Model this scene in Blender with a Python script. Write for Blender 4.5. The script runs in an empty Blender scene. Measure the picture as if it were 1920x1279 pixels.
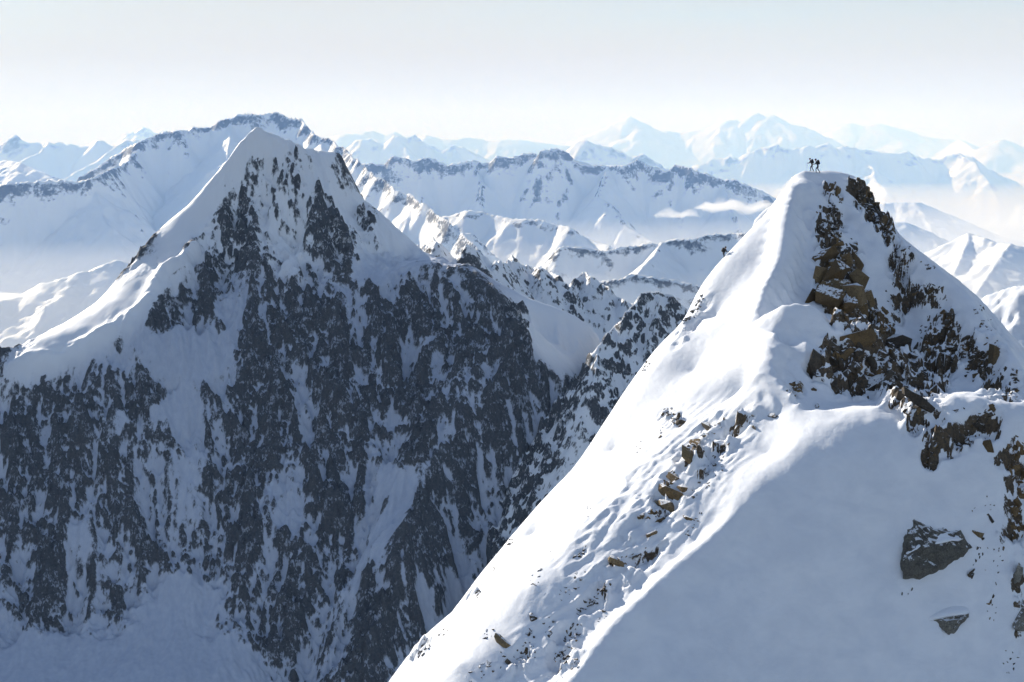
import bpy, bmesh, math, os, random
import numpy as np
from concurrent.futures import ThreadPoolExecutor
from mathutils import Vector, Matrix

# ------------------------------------------------------------------ camera, sky, sun, exposure
scene = bpy.context.scene
COL = scene.collection
F, CX, CY, W_PX = 2800.0, 960.0, 640.0, 1920.0      # focal length in photo pixels, centre
PITCH = math.radians(7.5)
CP, SP = math.cos(PITCH), math.sin(PITCH)

cam_data = bpy.data.cameras.new("camera")
cam_data.sensor_width = 36.0
cam_data.lens = F / W_PX * 36.0
cam_data.clip_start = 1.0
cam_data.clip_end = 400000.0
cam = bpy.data.objects.new("camera", cam_data)
COL.objects.link(cam)
cam.location = (0, 0, 0)
cam.rotation_euler = (math.radians(90) - PITCH, 0, 0)
scene.camera = cam

SUN_DIR = Vector((-0.54, 0.73, 0.42)).normalized()
SUN_EL = math.asin(SUN_DIR.z)
SUN_AZ = math.atan2(SUN_DIR.x, SUN_DIR.y)            # clockwise from +Y

world = bpy.data.worlds.new("World")
scene.world = world
world.use_nodes = True
wn, wl = world.node_tree.nodes, world.node_tree.links
wn.clear()
w_out = wn.new("ShaderNodeOutputWorld")
w_bg = wn.new("ShaderNodeBackground")
w_sky = wn.new("ShaderNodeTexSky")
w_sky.sky_type = 'NISHITA'
w_sky.sun_disc = False
w_sky.sun_elevation = SUN_EL
w_sky.sun_rotation = SUN_AZ
w_sky.altitude = 2000.0
w_sky.air_density = 1.35
w_sky.dust_density = 0.6
w_sky.ozone_density = 4.0
w_bg.inputs["Strength"].default_value = 0.094
VEIL, VEIL_COLOR = 0.085, (6.1, 5.95, 5.7, 1)              # optical depth straight up, colour of the sunlit cloud
w_tc = wn.new("ShaderNodeTexCoord")
w_map = wn.new("ShaderNodeMapping")
w_map.inputs["Scale"].default_value = (1.0, 1.0, 9.0)      # high cloud drawn out into level streaks
w_map.inputs["Rotation"].default_value = (0.03, -0.05, 0.0)
w_noise = wn.new("ShaderNodeTexNoise")
w_noise.inputs["Scale"].default_value = 1.6
w_noise.inputs["Detail"].default_value = 5.0
w_noise.inputs["Roughness"].default_value = 0.5
def w_math(op, a, b=None, clamp=False):
    nd = wn.new("ShaderNodeMath"); nd.operation = op; nd.use_clamp = clamp
    for k, q in enumerate((a, b)):
        if q is None: continue
        if isinstance(q, (int, float)): nd.inputs[k].default_value = q
        else: wl.new(q, nd.inputs[k])
    return nd.outputs[0]
# a thin even layer of high cloud: the lower one looks, the longer the way through it
w_sep = wn.new("ShaderNodeSeparateXYZ")
wl.new(w_tc.outputs["Generated"], w_sep.inputs[0])
w_el = w_math('ADD', w_math('MAXIMUM', w_sep.outputs[2], 0.0), 0.012)
w_tau = w_math('MULTIPLY', w_math('MAXIMUM', w_math('ADD', w_math('MULTIPLY', w_noise.outputs["Fac"], 5.5), -1.75), 0.1), VEIL)
w_fac = w_math('SUBTRACT', 1.0, w_math('EXPONENT', w_math('MULTIPLY', w_math('DIVIDE', w_tau, w_el), -1.0)), True)
w_mix = wn.new("ShaderNodeMix"); w_mix.data_type = 'RGBA'
w_mix.inputs[7].default_value = VEIL_COLOR
wl.new(w_tc.outputs["Generated"], w_map.inputs["Vector"])
wl.new(w_map.outputs[0], w_noise.inputs["Vector"])
wl.new(w_fac, w_mix.inputs[0])
wl.new(w_sky.outputs[0], w_mix.inputs[6])
wl.new(w_mix.outputs[2], w_bg.inputs["Color"])
wl.new(w_bg.outputs[0], w_out.inputs["Surface"])

sun_data = bpy.data.lights.new("sun", 'SUN')
sun_data.energy = 5.0
sun_data.angle = math.radians(0.53)
sun_data.color = (1.0, 0.93, 0.82)
sun = bpy.data.objects.new("sun", sun_data)
sun.rotation_euler = SUN_DIR.to_track_quat('Z', 'Y').to_euler()
COL.objects.link(sun)

scene.view_settings.view_transform = 'Standard'
scene.view_settings.look = 'None'
scene.view_settings.gamma = 1.0
scene.view_settings.exposure = 0.42
scene.view_settings.use_curve_mapping = False
scene.render.engine = 'CYCLES'
scene.cycles.use_denoising = True
scene.cycles.max_bounces = 6
scene.cycles.diffuse_bounces = 2
scene.cycles.volume_bounces = 3
scene.cycles.use_light_tree = False
scene.cycles.use_adaptive_sampling = True
scene.cycles.adaptive_threshold = 0.02

rng = np.random.default_rng(7)
random.seed(7)

# ------------------------------------------------------------------ geometry helpers
def P(u, v, Y):
    """world point seen at photo pixel (u, v) at distance Y along +Y"""
    a = (u - CX) / F
    b = (CY - v) / F
    d = np.array([a, CP + b * SP, -SP + b * CP])
    return d * (Y / d[1])

def PA(pts):
    return np.array([P(*p) for p in pts])

def project(x, y, z):
    dep = y * CP - z * SP
    up = y * SP + z * CP
    return CX + F * x / dep, CY - F * up / dep

def resample(pts, step):
    pts = np.asarray(pts, float)
    out = [pts[0]]
    for a, b in zip(pts[:-1], pts[1:]):
        n = max(1, int(round(np.linalg.norm(b - a) / step)))
        for k in range(1, n + 1):
            out.append(a + (b - a) * k / n)
    return np.array(out)

def smooth_line(pts, step):
    """Catmull-Rom through the points"""
    p = np.asarray(pts, float)
    if len(p) < 3:
        return resample(p, step)
    q = np.vstack([2 * p[0] - p[1], p, 2 * p[-1] - p[-2]])
    out = [p[0]]
    for i in range(1, len(q) - 2):
        n = max(1, int(round(np.linalg.norm(q[i + 1] - q[i]) / step)))
        for k in range(1, n + 1):
            t = k / n
            out.append(0.5 * ((2 * q[i]) + (-q[i - 1] + q[i + 1]) * t
                              + (2 * q[i - 1] - 5 * q[i] + 4 * q[i + 1] - q[i + 2]) * t * t
                              + (-q[i - 1] + 3 * q[i] - 3 * q[i + 1] + q[i + 2]) * t ** 3))
    return np.array(out)

def hash3(ix, iy, iz, seed):
    h = (ix.astype(np.uint32) * np.uint32(374761393) + iy.astype(np.uint32) * np.uint32(668265263)
         + iz.astype(np.uint32) * np.uint32(2147483647) + np.uint32((seed * 974634777) & 0xffffffff))
    h = (h ^ (h >> np.uint32(13))) * np.uint32(1274126177)
    h = h ^ (h >> np.uint32(16))
    h = h * np.uint32(2246822519)
    return h ^ (h >> np.uint32(15))

POOL = ThreadPoolExecutor(max(1, (os.cpu_count() or 4)))
def chunked(fn, arrays, size=16384):
    """run fn over slices of the arrays in threads and join the results"""
    n = len(arrays[0])
    out = np.empty(n, np.float32)
    def job(i):
        out[i:i + size] = fn(*[a[i:i + size] for a in arrays])
    list(POOL.map(job, range(0, n, size)))
    return out

_G = rng.normal(size=(256, 3)).astype(np.float32)
_G /= np.linalg.norm(_G, axis=1)[:, None]
_GX, _GY, _GZ = [np.ascontiguousarray(_G[:, k]) * np.float32(1.5) for k in range(3)]

def _perlin(x, y, z, seed):
    fx, fy, fz = np.floor(x), np.floor(y), np.floor(z)
    hx = fx.astype(np.int32).view(np.uint32) * np.uint32(374761393) + np.uint32((seed * 974634777) & 0xffffffff)
    hy = fy.astype(np.int32).view(np.uint32) * np.uint32(668265263)
    hz = fz.astype(np.int32).view(np.uint32) * np.uint32(2246822519)
    hx = (hx, hx + np.uint32(374761393)); hy = (hy, hy + np.uint32(668265263)); hz = (hz, hz + np.uint32(2246822519))
    x = (x - fx).astype(np.float32); y = (y - fy).astype(np.float32); z = (z - fz).astype(np.float32)
    sx = x * x * x * (x * (x * 6 - 15) + 10)
    sy = y * y * y * (y * (y * 6 - 15) + 10)
    sz = z * z * z * (z * (z * 6 - 15) + 10)
    r = []
    for dz in (0, 1):
        for dy in (0, 1):
            for dx in (0, 1):
                h = hx[dx] + hy[dy] + hz[dz]
                h = (h ^ (h >> np.uint32(13))) * np.uint32(1274126177)
                h = (h ^ (h >> np.uint32(16))) >> np.uint32(7) & np.uint32(255)
                r.append(_GX[h] * (x - np.float32(dx)) + _GY[h] * (y - np.float32(dy)) + _GZ[h] * (z - np.float32(dz)))
    a = r[0] + sx * (r[1] - r[0]); b = r[2] + sx * (r[3] - r[2])
    c = r[4] + sx * (r[5] - r[4]); d = r[6] + sx * (r[7] - r[6])
    a = a + sy * (b - a); c = c + sy * (d - c)
    return a + sz * (c - a)

def _fbm(x, y, z, octaves, seed, gain, lac):
    s = 0; a = 1.0; f = 1.0; t = 0
    for o in range(octaves):
        s = s + np.float32(a) * _perlin(x * f, y * f, z * f, seed + o * 17)
        t += a; a *= gain; f *= lac
    return s / np.float32(t)

def fbm(x, y, z, octaves=4, seed=0, gain=0.5, lac=2.03):
    return chunked(lambda x, y, z: _fbm(x, y, z, octaves, seed, gain, lac), (x, y, z))

def _ridged(x, y, z, octaves, seed, gain, lac):
    s = 0; a = 1.0; f = 1.0; t = 0; w = 1.0
    for o in range(octaves):
        n = 1.0 - np.abs(_perlin(x * f, y * f, z * f, seed + o * 31)) * np.float32(1.6)
        n = np.clip(n, 0, 1) ** 2 * w
        w = np.clip(n * np.float32(1.6), 0.15, 1)
        s = s + np.float32(a) * n; t += a; a *= gain; f *= lac
    return s / np.float32(t)

def ridged(x, y, z, octaves=4, seed=0, gain=0.5, lac=2.1):
    return chunked(lambda x, y, z: _ridged(x, y, z, octaves, seed, gain, lac), (x, y, z))

def _gullies(x, y, gx, gy, cell, octaves, seed, freq, gain, branch):
    m = np.sqrt(gx * gx + gy * gy) + 1e-6
    dx, dy = (gy / m * freq).astype(np.float32), (-gx / m * freq).astype(np.float32)
    h = np.zeros(len(x), np.float32)
    hx = np.zeros_like(h); hy = np.zeros_like(h)
    a, s, tot = 1.0, 1.0 / cell, 0.0
    for o in range(octaves):
        px, py = x * s, y * s
        ix, iy = np.floor(px), np.floor(py)
        fx, fy = (px - ix).astype(np.float32), (py - iy).astype(np.float32)
        ix = ix.astype(np.int32).view(np.uint32); iy = iy.astype(np.int32).view(np.uint32)
        ddx = (dx + hy * np.float32(branch)) * np.float32(2 * np.pi); ddy = (dy - hx * np.float32(branch)) * np.float32(2 * np.pi)
        va = np.zeros(len(x), np.float32); vs = np.zeros_like(va); wt = np.zeros_like(va) + np.float32(1e-5)
        for i in (-1, 0, 1):
            for j in (-1, 0, 1):
                hh = hash3(ix + np.uint32(i & 0xffffffff), iy + np.uint32(j & 0xffffffff), np.full(1, o, np.uint32), seed)
                qx = fx - np.float32(i + 0.1) - (hh & np.uint32(1023)).astype(np.float32) * np.float32(0.8 / 1023)
                qy = fy - np.float32(j + 0.1) - ((hh >> np.uint32(10)) & np.uint32(1023)).astype(np.float32) * np.float32(0.8 / 1023)
                w = np.clip(1 - (qx * qx + qy * qy) * np.float32(1 / 1.21), 0, 1)
                w = w * w
                ph = qx * ddx + qy * ddy + ((hh >> np.uint32(20)) & np.uint32(7)).astype(np.float32) * np.float32(0.25)
                va += np.cos(ph) * w; vs += np.sin(ph) * w; wt += w
        c = va / wt
        sn = -vs / wt
        h += np.float32(a) * c; tot += a
        k = np.float32(a * 0.8 / (2 * np.pi))
        hx = hx * np.float32(.5) + sn * ddx * k; hy = hy * np.float32(.5) + sn * ddy * k
        a *= gain; s *= 2.0
    return h / np.float32(tot)

def gullies(x, y, gx, gy, cell, octaves, seed=0, freq=1.1, gain=0.45, branch=1.0):
    """stripes that run down the fall line, branching by octave; returns about -1..1"""
    return chunked(lambda x, y, gx, gy: _gullies(x, y, gx, gy, cell, octaves, seed, freq, gain, branch), (x, y, gx, gy))

class RBF:
    def __init__(self, pts, c=0.0, smooth=0.0):
        pts = np.asarray(pts, float)
        key = np.round(pts[:, :2] / 0.05).astype(int)
        _, idx = np.unique(key, axis=0, return_index=True)
        pts = pts[np.sort(idx)]
        self.o = pts[:, :2].mean(0); self.s = pts[:, :2].std()
        q = (pts[:, :2] - self.o) / self.s
        self.q, self.c = q, c / self.s
        n = len(q)
        r = np.sqrt(((q[:, None] - q[None]) ** 2).sum(-1) + self.c ** 2)
        A = np.zeros((n + 3, n + 3))
        A[:n, :n] = -r + np.eye(n) * smooth
        A[:n, n] = 1; A[:n, n + 1:] = q
        A[n:, :n] = A[:n, n:].T
        b = np.zeros(n + 3); b[:n] = pts[:, 2]
        self.w = np.linalg.solve(A, b)
    def __call__(self, x, y):
        X = (np.stack([x, y], 1) - self.o) / self.s
        w = self.w[:-3].astype(np.float32); qf = self.q.astype(np.float32)
        c2 = np.float32(self.c ** 2)
        def ev(X0, X1):
            d = (X0.astype(np.float32)[:, None] - qf[None, :, 0]) ** 2
            d += (X1.astype(np.float32)[:, None] - qf[None, :, 1]) ** 2
            d += c2
            np.sqrt(d, out=d)
            return -(d @ w)
        out = chunked(ev, (X[:, 0], X[:, 1]), 2048).astype(float)
        return out + self.w[-3] + X @ self.w[-2:]

def grid_mesh(name, X, Y, Z, mats, attrs=None, smooth=True):
    """X, Y, Z are (rows, cols) arrays -> one mesh object"""
    r, c = X.shape
    co = np.stack([X, Y, Z], -1).reshape(-1, 3).astype(np.float32)
    i = np.arange(r * c).reshape(r, c)
    quads = np.stack([i[:-1, :-1], i[:-1, 1:], i[1:, 1:], i[1:, :-1]], -1).reshape(-1, 4)
    me = bpy.data.meshes.new(name)
    me.vertices.add(len(co)); me.vertices.foreach_set("co", co.ravel())
    me.loops.add(quads.size); me.loops.foreach_set("vertex_index", quads.ravel().astype(np.int32))
    me.polygons.add(len(quads))
    me.polygons.foreach_set("loop_start", (np.arange(len(quads)) * 4).astype(np.int32))
    me.update(calc_edges=True)
    if smooth:
        me.polygons.foreach_set("use_smooth", np.ones(len(quads), bool))
    for k, a in (attrs or {}).items():
        at = me.attributes.new(k, 'FLOAT', 'POINT')
        at.data.foreach_set("value", np.asarray(a, np.float32).ravel())
    for m in mats:
        me.materials.append(m)
    me.validate()
    o = bpy.data.objects.new(name, me)
    COL.objects.link(o)
    return o

def tag(o, label=None, cat=None, group=None, kind=None):
    if label: o["label"] = label
    if cat: o["category"] = cat
    if group: o["group"] = group
    if kind: o["kind"] = kind
    return o

def empty(name, loc):
    e = bpy.data.objects.new(name, None)
    e.empty_display_size = 0.5
    COL.objects.link(e)
    e.location = loc
    return e

def mesh_obj(name, verts, faces, mat, parent=None, smooth=False):
    me = bpy.data.meshes.new(name)
    me.from_pydata([tuple(v) for v in verts], [], faces)
    me.update()
    if mat: me.materials.append(mat)
    if smooth:
        me.polygons.foreach_set("use_smooth", np.ones(len(me.polygons), bool))
    o = bpy.data.objects.new(name, me)
    COL.objects.link(o)
    o.parent = parent
    return o

def _worley(x, y, seed):
    ix, iy = np.floor(x), np.floor(y)
    best = np.full(len(x), 9.0, np.float32); val = np.zeros(len(x), np.float32)
    for i in (-1, 0, 1):
        for j in (-1, 0, 1):
            cx, cy = ix + i, iy + j
            h = hash3(cx.astype(np.int32).view(np.uint32), cy.astype(np.int32).view(np.uint32), np.full(1, 7, np.uint32), seed)
            dx_ = (cx + (h & np.uint32(255)).astype(np.float32) / 255 - x).astype(np.float32)
            dy_ = (cy + ((h >> np.uint32(8)) & np.uint32(255)).astype(np.float32) / 255 - y).astype(np.float32)
            d = np.maximum(np.abs(dx_), np.abs(dy_)) + 0.25 * (np.abs(dx_) + np.abs(dy_))
            v = ((h >> np.uint32(16)) & np.uint32(255)).astype(np.float32) / 127.5 - 1 \
                + dx_ * (((h >> np.uint32(24)) & np.uint32(15)).astype(np.float32) / 7.5 - 1) + dy_ * (((h >> np.uint32(28)) & np.uint32(15)).astype(np.float32) / 7.5 - 1)
            m = d < best
            best = np.where(m, d, best); val = np.where(m, v, val)
    return val

def blocks(x, y, seed=0):
    """jointed bedrock: tilted blocks of random height, about -1..1"""
    return chunked(lambda x, y: _worley(x, y, seed), (x, y))

def box_blur(Z, r):
    for ax in (0, 1):
        Zp = np.pad(Z, [(r + 1, r) if k == ax else (0, 0) for k in (0, 1)], mode='edge')
        c = np.cumsum(Zp, axis=ax)
        n = Z.shape[ax]
        Z = (np.take(c, np.arange(n) + 2 * r + 1, axis=ax) - np.take(c, np.arange(n), axis=ax)) / (2 * r + 1)
    return Z

def sstep(a, b, x):
    t = np.clip((x - a) / (b - a), 0, 1)
    return t * t * (3 - 2 * t)

# ------------------------------------------------------------------ materials
class NT:
    def __init__(self, name):
        self.m = bpy.data.materials.new(name)
        self.m.use_nodes = True
        self.t = self.m.node_tree
        self.t.nodes.clear()
        self.out = self.n("ShaderNodeOutputMaterial")
    def n(self, kind, **kw):
        nd = self.t.nodes.new(kind)
        for k, v in kw.items():
            if k.startswith("i_"):
                nd.inputs[k[2:].replace("_", " ")].default_value = v
            else:
                setattr(nd, k, v)
        return nd
    def l(self, a, b):
        self.t.links.new(a, b)
    def noise(self, vec, scale, detail=6, rough=0.6, dist=0.0):
        nd = self.n("ShaderNodeTexNoise")
        nd.inputs["Scale"].default_value = scale
        nd.inputs["Detail"].default_value = detail
        nd.inputs["Roughness"].default_value = rough
        nd.inputs["Distortion"].default_value = dist
        self.l(vec, nd.inputs["Vector"])
        return nd.outputs["Fac"]
    def math(self, op, a, b=None, c=None, clamp=False):
        nd = self.n("ShaderNodeMath", operation=op, use_clamp=clamp)
        for k, v in enumerate((a, b, c)):
            if v is None: continue
            if isinstance(v, (int, float)): nd.inputs[k].default_value = v
            else: self.l(v, nd.inputs[k])
        return nd.outputs[0]
    def ramp(self, fac, stops):
        nd = self.n("ShaderNodeValToRGB")
        el = nd.color_ramp.elements
        while len(el) < len(stops): el.new(0.5)
        for e, (p, c) in zip(el, stops):
            e.position = p
            e.color = (c if len(c) == 4 else (*c, 1))
        self.l(fac, nd.inputs[0])
        return nd.outputs[0]
    def mix(self, fac, a, b):
        nd = self.n("ShaderNodeMix", data_type='RGBA')
        for s, v in ((0, fac), (6, a), (7, b)):
            if isinstance(v, (int, float)): nd.inputs[s].default_value = v
            elif isinstance(v, tuple): nd.inputs[s].default_value = (*v, 1) if len(v) == 3 else v
            else: self.l(v, nd.inputs[s])
        return nd.outputs[2]
    def bsdf(self, color, rough=0.6, bump=None, spec=0.3):
        b = self.n("ShaderNodeBsdfPrincipled")
        if isinstance(color, tuple): b.inputs["Base Color"].default_value = (*color, 1)
        else: self.l(color, b.inputs["Base Color"])
        if isinstance(rough, (int, float)): b.inputs["Roughness"].default_value = rough
        else: self.l(rough, b.inputs["Roughness"])
        b.inputs["Specular IOR Level"].default_value = spec
        if bump is not None: self.l(bump, b.inputs["Normal"])
        self.l(b.outputs[0], self.out.inputs["Surface"])
        return b
    def bump(self, height, dist, strength=1.0):
        b = self.n("ShaderNodeBump")
        b.inputs["Distance"].default_value = dist
        b.inputs["Strength"].default_value = strength
        self.l(height, b.inputs["Height"])
        return b.outputs[0]

SNOW = (0.86, 0.88, 0.91)

def mr_pos(t, pos):
    m = t.n("ShaderNodeMapping")
    m.inputs["Scale"].default_value = (0.5, 0.22, 0.8); m.inputs["Rotation"].default_value = (0.3, 0.5, 0.6)
    t.l(pos, m.inputs["Vector"])
    return m.outputs[0]

def alpine_material(name, unit, rock_a, rock_b, rock_c, sharp=0.10, mask_noise=0.5, bump_m=0.25, dusting=0.56, thin_shaded_snow=None, streak=1.0, ripple=0.0):
    """snow and rock by the 'rock' attribute, broken up by noise; unit = size in metres of the finest grain"""
    t = NT(name)
    pos = t.n("ShaderNodeNewGeometry").outputs["Position"]
    at = t.n("ShaderNodeAttribute", attribute_name="rock").outputs["Fac"]
    m0 = t.n("ShaderNodeMapping")
    m0.inputs["Scale"].default_value = (1.0, 1.0, streak); m0.inputs["Rotation"].default_value = (0, -0.22 if streak < 1 else 0, 0)
    t.l(pos, m0.inputs["Vector"])
    n1 = t.noise(m0.outputs[0], 1.0 / (unit * 7), 5, 0.68)
    n2 = t.noise(m0.outputs[0], 1.0 / (unit * 2.2), 3, 0.6)
    s = t.math('ADD', t.math('MULTIPLY', t.math('SUBTRACT', n1, 0.5), mask_noise * 2),
               t.math('MULTIPLY', t.math('SUBTRACT', n2, 0.5), mask_noise * 1.1))
    f = t.n("ShaderNodeMapRange", interpolation_type='SMOOTHSTEP')
    t.l(t.math('ADD', at, s), f.inputs[0])
    f.inputs[1].default_value = 0.5 - sharp; f.inputs[2].default_value = 0.5 + sharp
    mask = f.outputs[0]
    mp = t.n("ShaderNodeMapping"); mp.inputs["Scale"].default_value = (1.0, 1.0, 0.55)
    t.l(pos, mp.inputs["Vector"])
    dust = t.noise(m0.outputs[0], 1.0 / (unit * 2.6), 5, 0.72)
    dust2 = t.noise(pos, 1.0 / (unit * 14), 3, 0.6)
    dm = t.n("ShaderNodeMapRange", interpolation_type='SMOOTHSTEP')
    t.l(t.math('ADD', dust, t.math('MULTIPLY', t.math('SUBTRACT', dust2, 0.5), 0.75)), dm.inputs[0])
    dm.inputs[1].default_value = dusting; dm.inputs[2].default_value = dusting + 0.13
    mask = t.math('MULTIPLY', mask, t.math('SUBTRACT', 1.0, t.math('MULTIPLY', dm.outputs[0], 0.7)))
    big = t.noise(pos, 1.0 / (unit * 60), 4, 0.55)
    fine = t.noise(pos, 1.0 / (unit * 3), 5, 0.7)
    rock = t.mix(t.math('MULTIPLY', big, 1.0), rock_a, rock_b)
    rock = t.mix(t.ramp(fine, [(0.35, (0, 0, 0)), (0.7, (1, 1, 1))]), rock, rock_c)
    snow = SNOW
    if ripple:                                   # patches of older crust and fresh drift
        snow = t.mix(t.ramp(t.noise(mr_pos(t, pos), 0.55, 6, 0.62, 0.3), [(0.36, (0, 0, 0)), (0.62, (1, 1, 1))]), (0.79, 0.815, 0.86), (0.89, 0.905, 0.93))
    if thin_shaded_snow:                                # thin cover on the wall, its shade painted in as darker, bluer snow
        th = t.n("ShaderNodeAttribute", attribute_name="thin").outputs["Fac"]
        snow = t.mix(t.math('MULTIPLY', th, t.math('ADD', 0.45, t.math('MULTIPLY', n1, 0.6))), SNOW, thin_shaded_snow)
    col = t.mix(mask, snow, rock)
    hb = t.math('ADD', t.math('MULTIPLY', t.math('MULTIPLY', fine, mask), 1.0), t.math('MULTIPLY', n2, 0.12))
    if ripple:                                   # wind crust and small sastrugi
        mr = t.n("ShaderNodeMapping"); mr.inputs["Scale"].default_value = (0.9, 0.35, 1.6); mr.inputs["Rotation"].default_value = (0.3, 0.5, 0.6)
        t.l(pos, mr.inputs["Vector"])
        hb = t.math('ADD', hb, t.math('MULTIPLY', t.noise(mr.outputs[0], 1.6, 5, 0.62, 0.4), ripple))
    b = t.bump(hb, bump_m)
    rough = t.math('ADD', 0.62, t.math('MULTIPLY', mask, 0.2))
    t.bsdf(col, rough, b, 0.25)
    return t.m

# ------------------------------------------------------------------ terrain builders
def grad(Z, xs, ys):
    gy, gx = np.gradient(Z, ys, xs)
    return gx, gy

def range_mountain(name, crests, xs, ys, slope=0.75, conc=900.0, floor=-1500.0, gully=(500.0, 90.0), rough=30.0,
                   unit=8.0, mat=None, rock=(0.85, 0.35), seed=1, floor_blend=120.0, front=1.0, back=1.3,
                   rock_cap=0.16):
    """mountain range from crest lines (arrays of 3-D points, with optional own slope)"""
    XX, YY = np.meshgrid(xs, ys)
    x, y = XX.ravel(), YY.ravel()
    warp = fbm(x / (gully[0] * 1.3), y / (gully[0] * 1.3), x * 0 + seed, 3, seed) * gully[0] * 0.35
    warp2 = fbm(x / (gully[0] * 1.3), y / (gully[0] * 1.3), x * 0 + seed + 9.5, 3, seed + 5) * gully[0] * 0.35
    segs = []
    for cr in crests:
        pts, sl = (cr if isinstance(cr, tuple) else (cr, slope))
        segs += [(a, b, sl) for a, b in zip(pts[:-1], pts[1:])]
    near = np.empty(len(x))
    segs = [(a.astype(np.float32), b.astype(np.float32), np.float32(sl)) for a, b, sl in segs]
    def cones(x, y, warp, warp2, idx):
        x, y, warp, warp2 = [q.astype(np.float32) for q in (x, y, warp, warp2)]
        Z = np.full(len(x), -1e9, np.float32); nr = np.full(len(x), 1e9, np.float32)
        for a, b, sl in segs:
            ab = b[:2] - a[:2]; L2 = (ab ** 2).sum() + 1e-9
            tt = np.clip(((x - a[0]) * ab[0] + (y - a[1]) * ab[1]) / L2, 0, 1)
            d0 = (x - a[0] - tt * ab[0]) ** 2 + (y - a[1] - tt * ab[1]) ** 2
            np.minimum(nr, d0, out=nr)
        nr = np.sqrt(nr)
        k = np.clip(nr / gully[0], 0, 1)         # unwarped at the crest, warped away from it
        xw, yw = x + warp * k, y + warp2 * k
        for a, b, sl in segs:
            ab = b[:2] - a[:2]; L2 = (ab ** 2).sum() + 1e-9
            tt = np.clip(((xw - a[0]) * ab[0] + (yw - a[1]) * ab[1]) / L2, 0, 1)
            dx_, dy_ = xw - a[0] - tt * ab[0], yw - a[1] - tt * ab[1]
            d = np.sqrt(dx_ * dx_ + dy_ * dy_)
            zz = a[2] + tt * (b[2] - a[2]) - np.where(dy_ < 0, sl * np.float32(front), sl * np.float32(back)) * (d * np.float32(conc) / (np.float32(conc) + np.float32(.45) * d))
            np.maximum(Z, zz, out=Z)
        near[idx[0]:idx[-1] + 1] = nr
        return Z
    Z = chunked(cones, (x, y, warp, warp2, np.arange(len(x))), 4096).astype(float)
    Zg = Z.reshape(XX.shape)
    # soften creases between cones
    gx, gy = grad(Zg, xs, ys)
    kf = np.clip(near / (gully[0] * 0.7), 0, 1)
    sm = np.clip(np.hypot(gx, gy).ravel() / 0.5, 0, 1)
    h = gullies(x, y, gx.ravel(), gy.ravel(), gully[0], 5, seed, gain=0.55)
    Z = Z + (1 - 2 * np.sqrt(np.abs(np.clip(1 - h, 0, 2) * 0.5)) + 0.3) * gully[1] * (0.12 + 0.88 * kf) * sm
    r = ridged(x / (gully[0] * .8), y / (gully[0] * .8), Z / (gully[0] * 1.6), 5, seed + 3)
    Z = Z + (r - 0.35) * rough * (0.25 + 0.75 * kf) * sm
    Z = Z + fbm(x / (unit * 6), y / (unit * 6), Z / (unit * 6), 3, seed + 8) * unit * 1.2 * sm
    # the borders of the sheet sink out of sight
    ex = np.minimum(x - xs[0], xs[-1] - x) / (xs[-1] - xs[0]); ey = np.minimum(y - ys[0], ys[-1] - y) / (ys[-1] - ys[0])
    Z = Z - (1 - sstep(0.0, 0.07, np.minimum(ex, ey))) * (Z.max() - Z.min()) * 0.8
    # valley floor
    fl = floor(x, y) if callable(floor) else np.full(len(x), float(floor))
    k = np.clip(0.5 + 0.5 * (Z - fl) / floor_blend, 0, 1)
    Z = fl * (1 - k) + Z * k + floor_blend * k * (1 - k) * 0.5
    Zg = Z.reshape(XX.shape)
    gx, gy = grad(Zg, xs, ys)
    st = np.hypot(gx, gy).ravel()
    conv = (Zg - box_blur(Zg, 5)).ravel(); conv2 = (Zg - box_blur(Zg, 14)).ravel()
    conv = np.clip(conv / (conv.std() + 1e-6), -2, 2) * 0.14 + np.clip(conv2 / (conv2.std() + 1e-6), -2, 2) * 0.12
    rk = (np.minimum(st, rock[0] + rock_cap) - rock[0]) / rock[1] * 0.6 + conv + fbm(x / (unit * 9), y / (unit * 9), Z / (unit * 9), 5, seed + 12, gain=.65) * 0.7
    rk = np.clip(rk, -0.6, 1.2)
    rk = np.where(k > 0.8, rk, -0.5)
    o = grid_mesh(name, XX, YY, Zg, [mat], {"rock": rk})
    return o

def crest_pts(pix, Y, jitter=0.0, step=None, seed=0):
    """crest line from photo pixels; Y is one distance or a list"""
    n = len(pix)
    Ys = [Y] * n if np.isscalar(Y) else Y
    pts = np.array([P(u, v, yy) for (u, v), yy in zip(pix, Ys)])
    if step:
        pts = resample(pts, step)
        if jitter:
            r = np.random.default_rng(seed)
            pts[1:-1, 2] += r.normal(size=len(pts) - 2) * jitter
            pts[1:-1, 1] += r.normal(size=len(pts) - 2) * jitter * 6
    return pts

def spurs(crest, every, length, drop, seed, lean=0.5, steep=0.75):
    """side ridges that run down towards the viewer from a crest line"""
    r = np.random.default_rng(seed)
    out = []
    acc = 0.0
    for a, b in zip(crest[:-1], crest[1:]):
        acc += np.linalg.norm((b - a)[:2])
        if acc > every * r.uniform(0.7, 1.3):
            acc = 0
            L = length * r.uniform(0.55, 1.2)
            ang = r.uniform(-lean, lean)
            p = b.copy(); p[2] -= drop * 40
            line = [p.copy()]
            n = 7
            for k in range(n):
                ang += r.normal() * 0.22
                p = p + np.array([math.sin(ang), -math.cos(ang), 0]) * L / n
                p[2] -= drop * L / n * r.uniform(0.4, 1.5)
                line.append(p.copy())
            out.append((np.array(line), steep))
    return out

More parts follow.
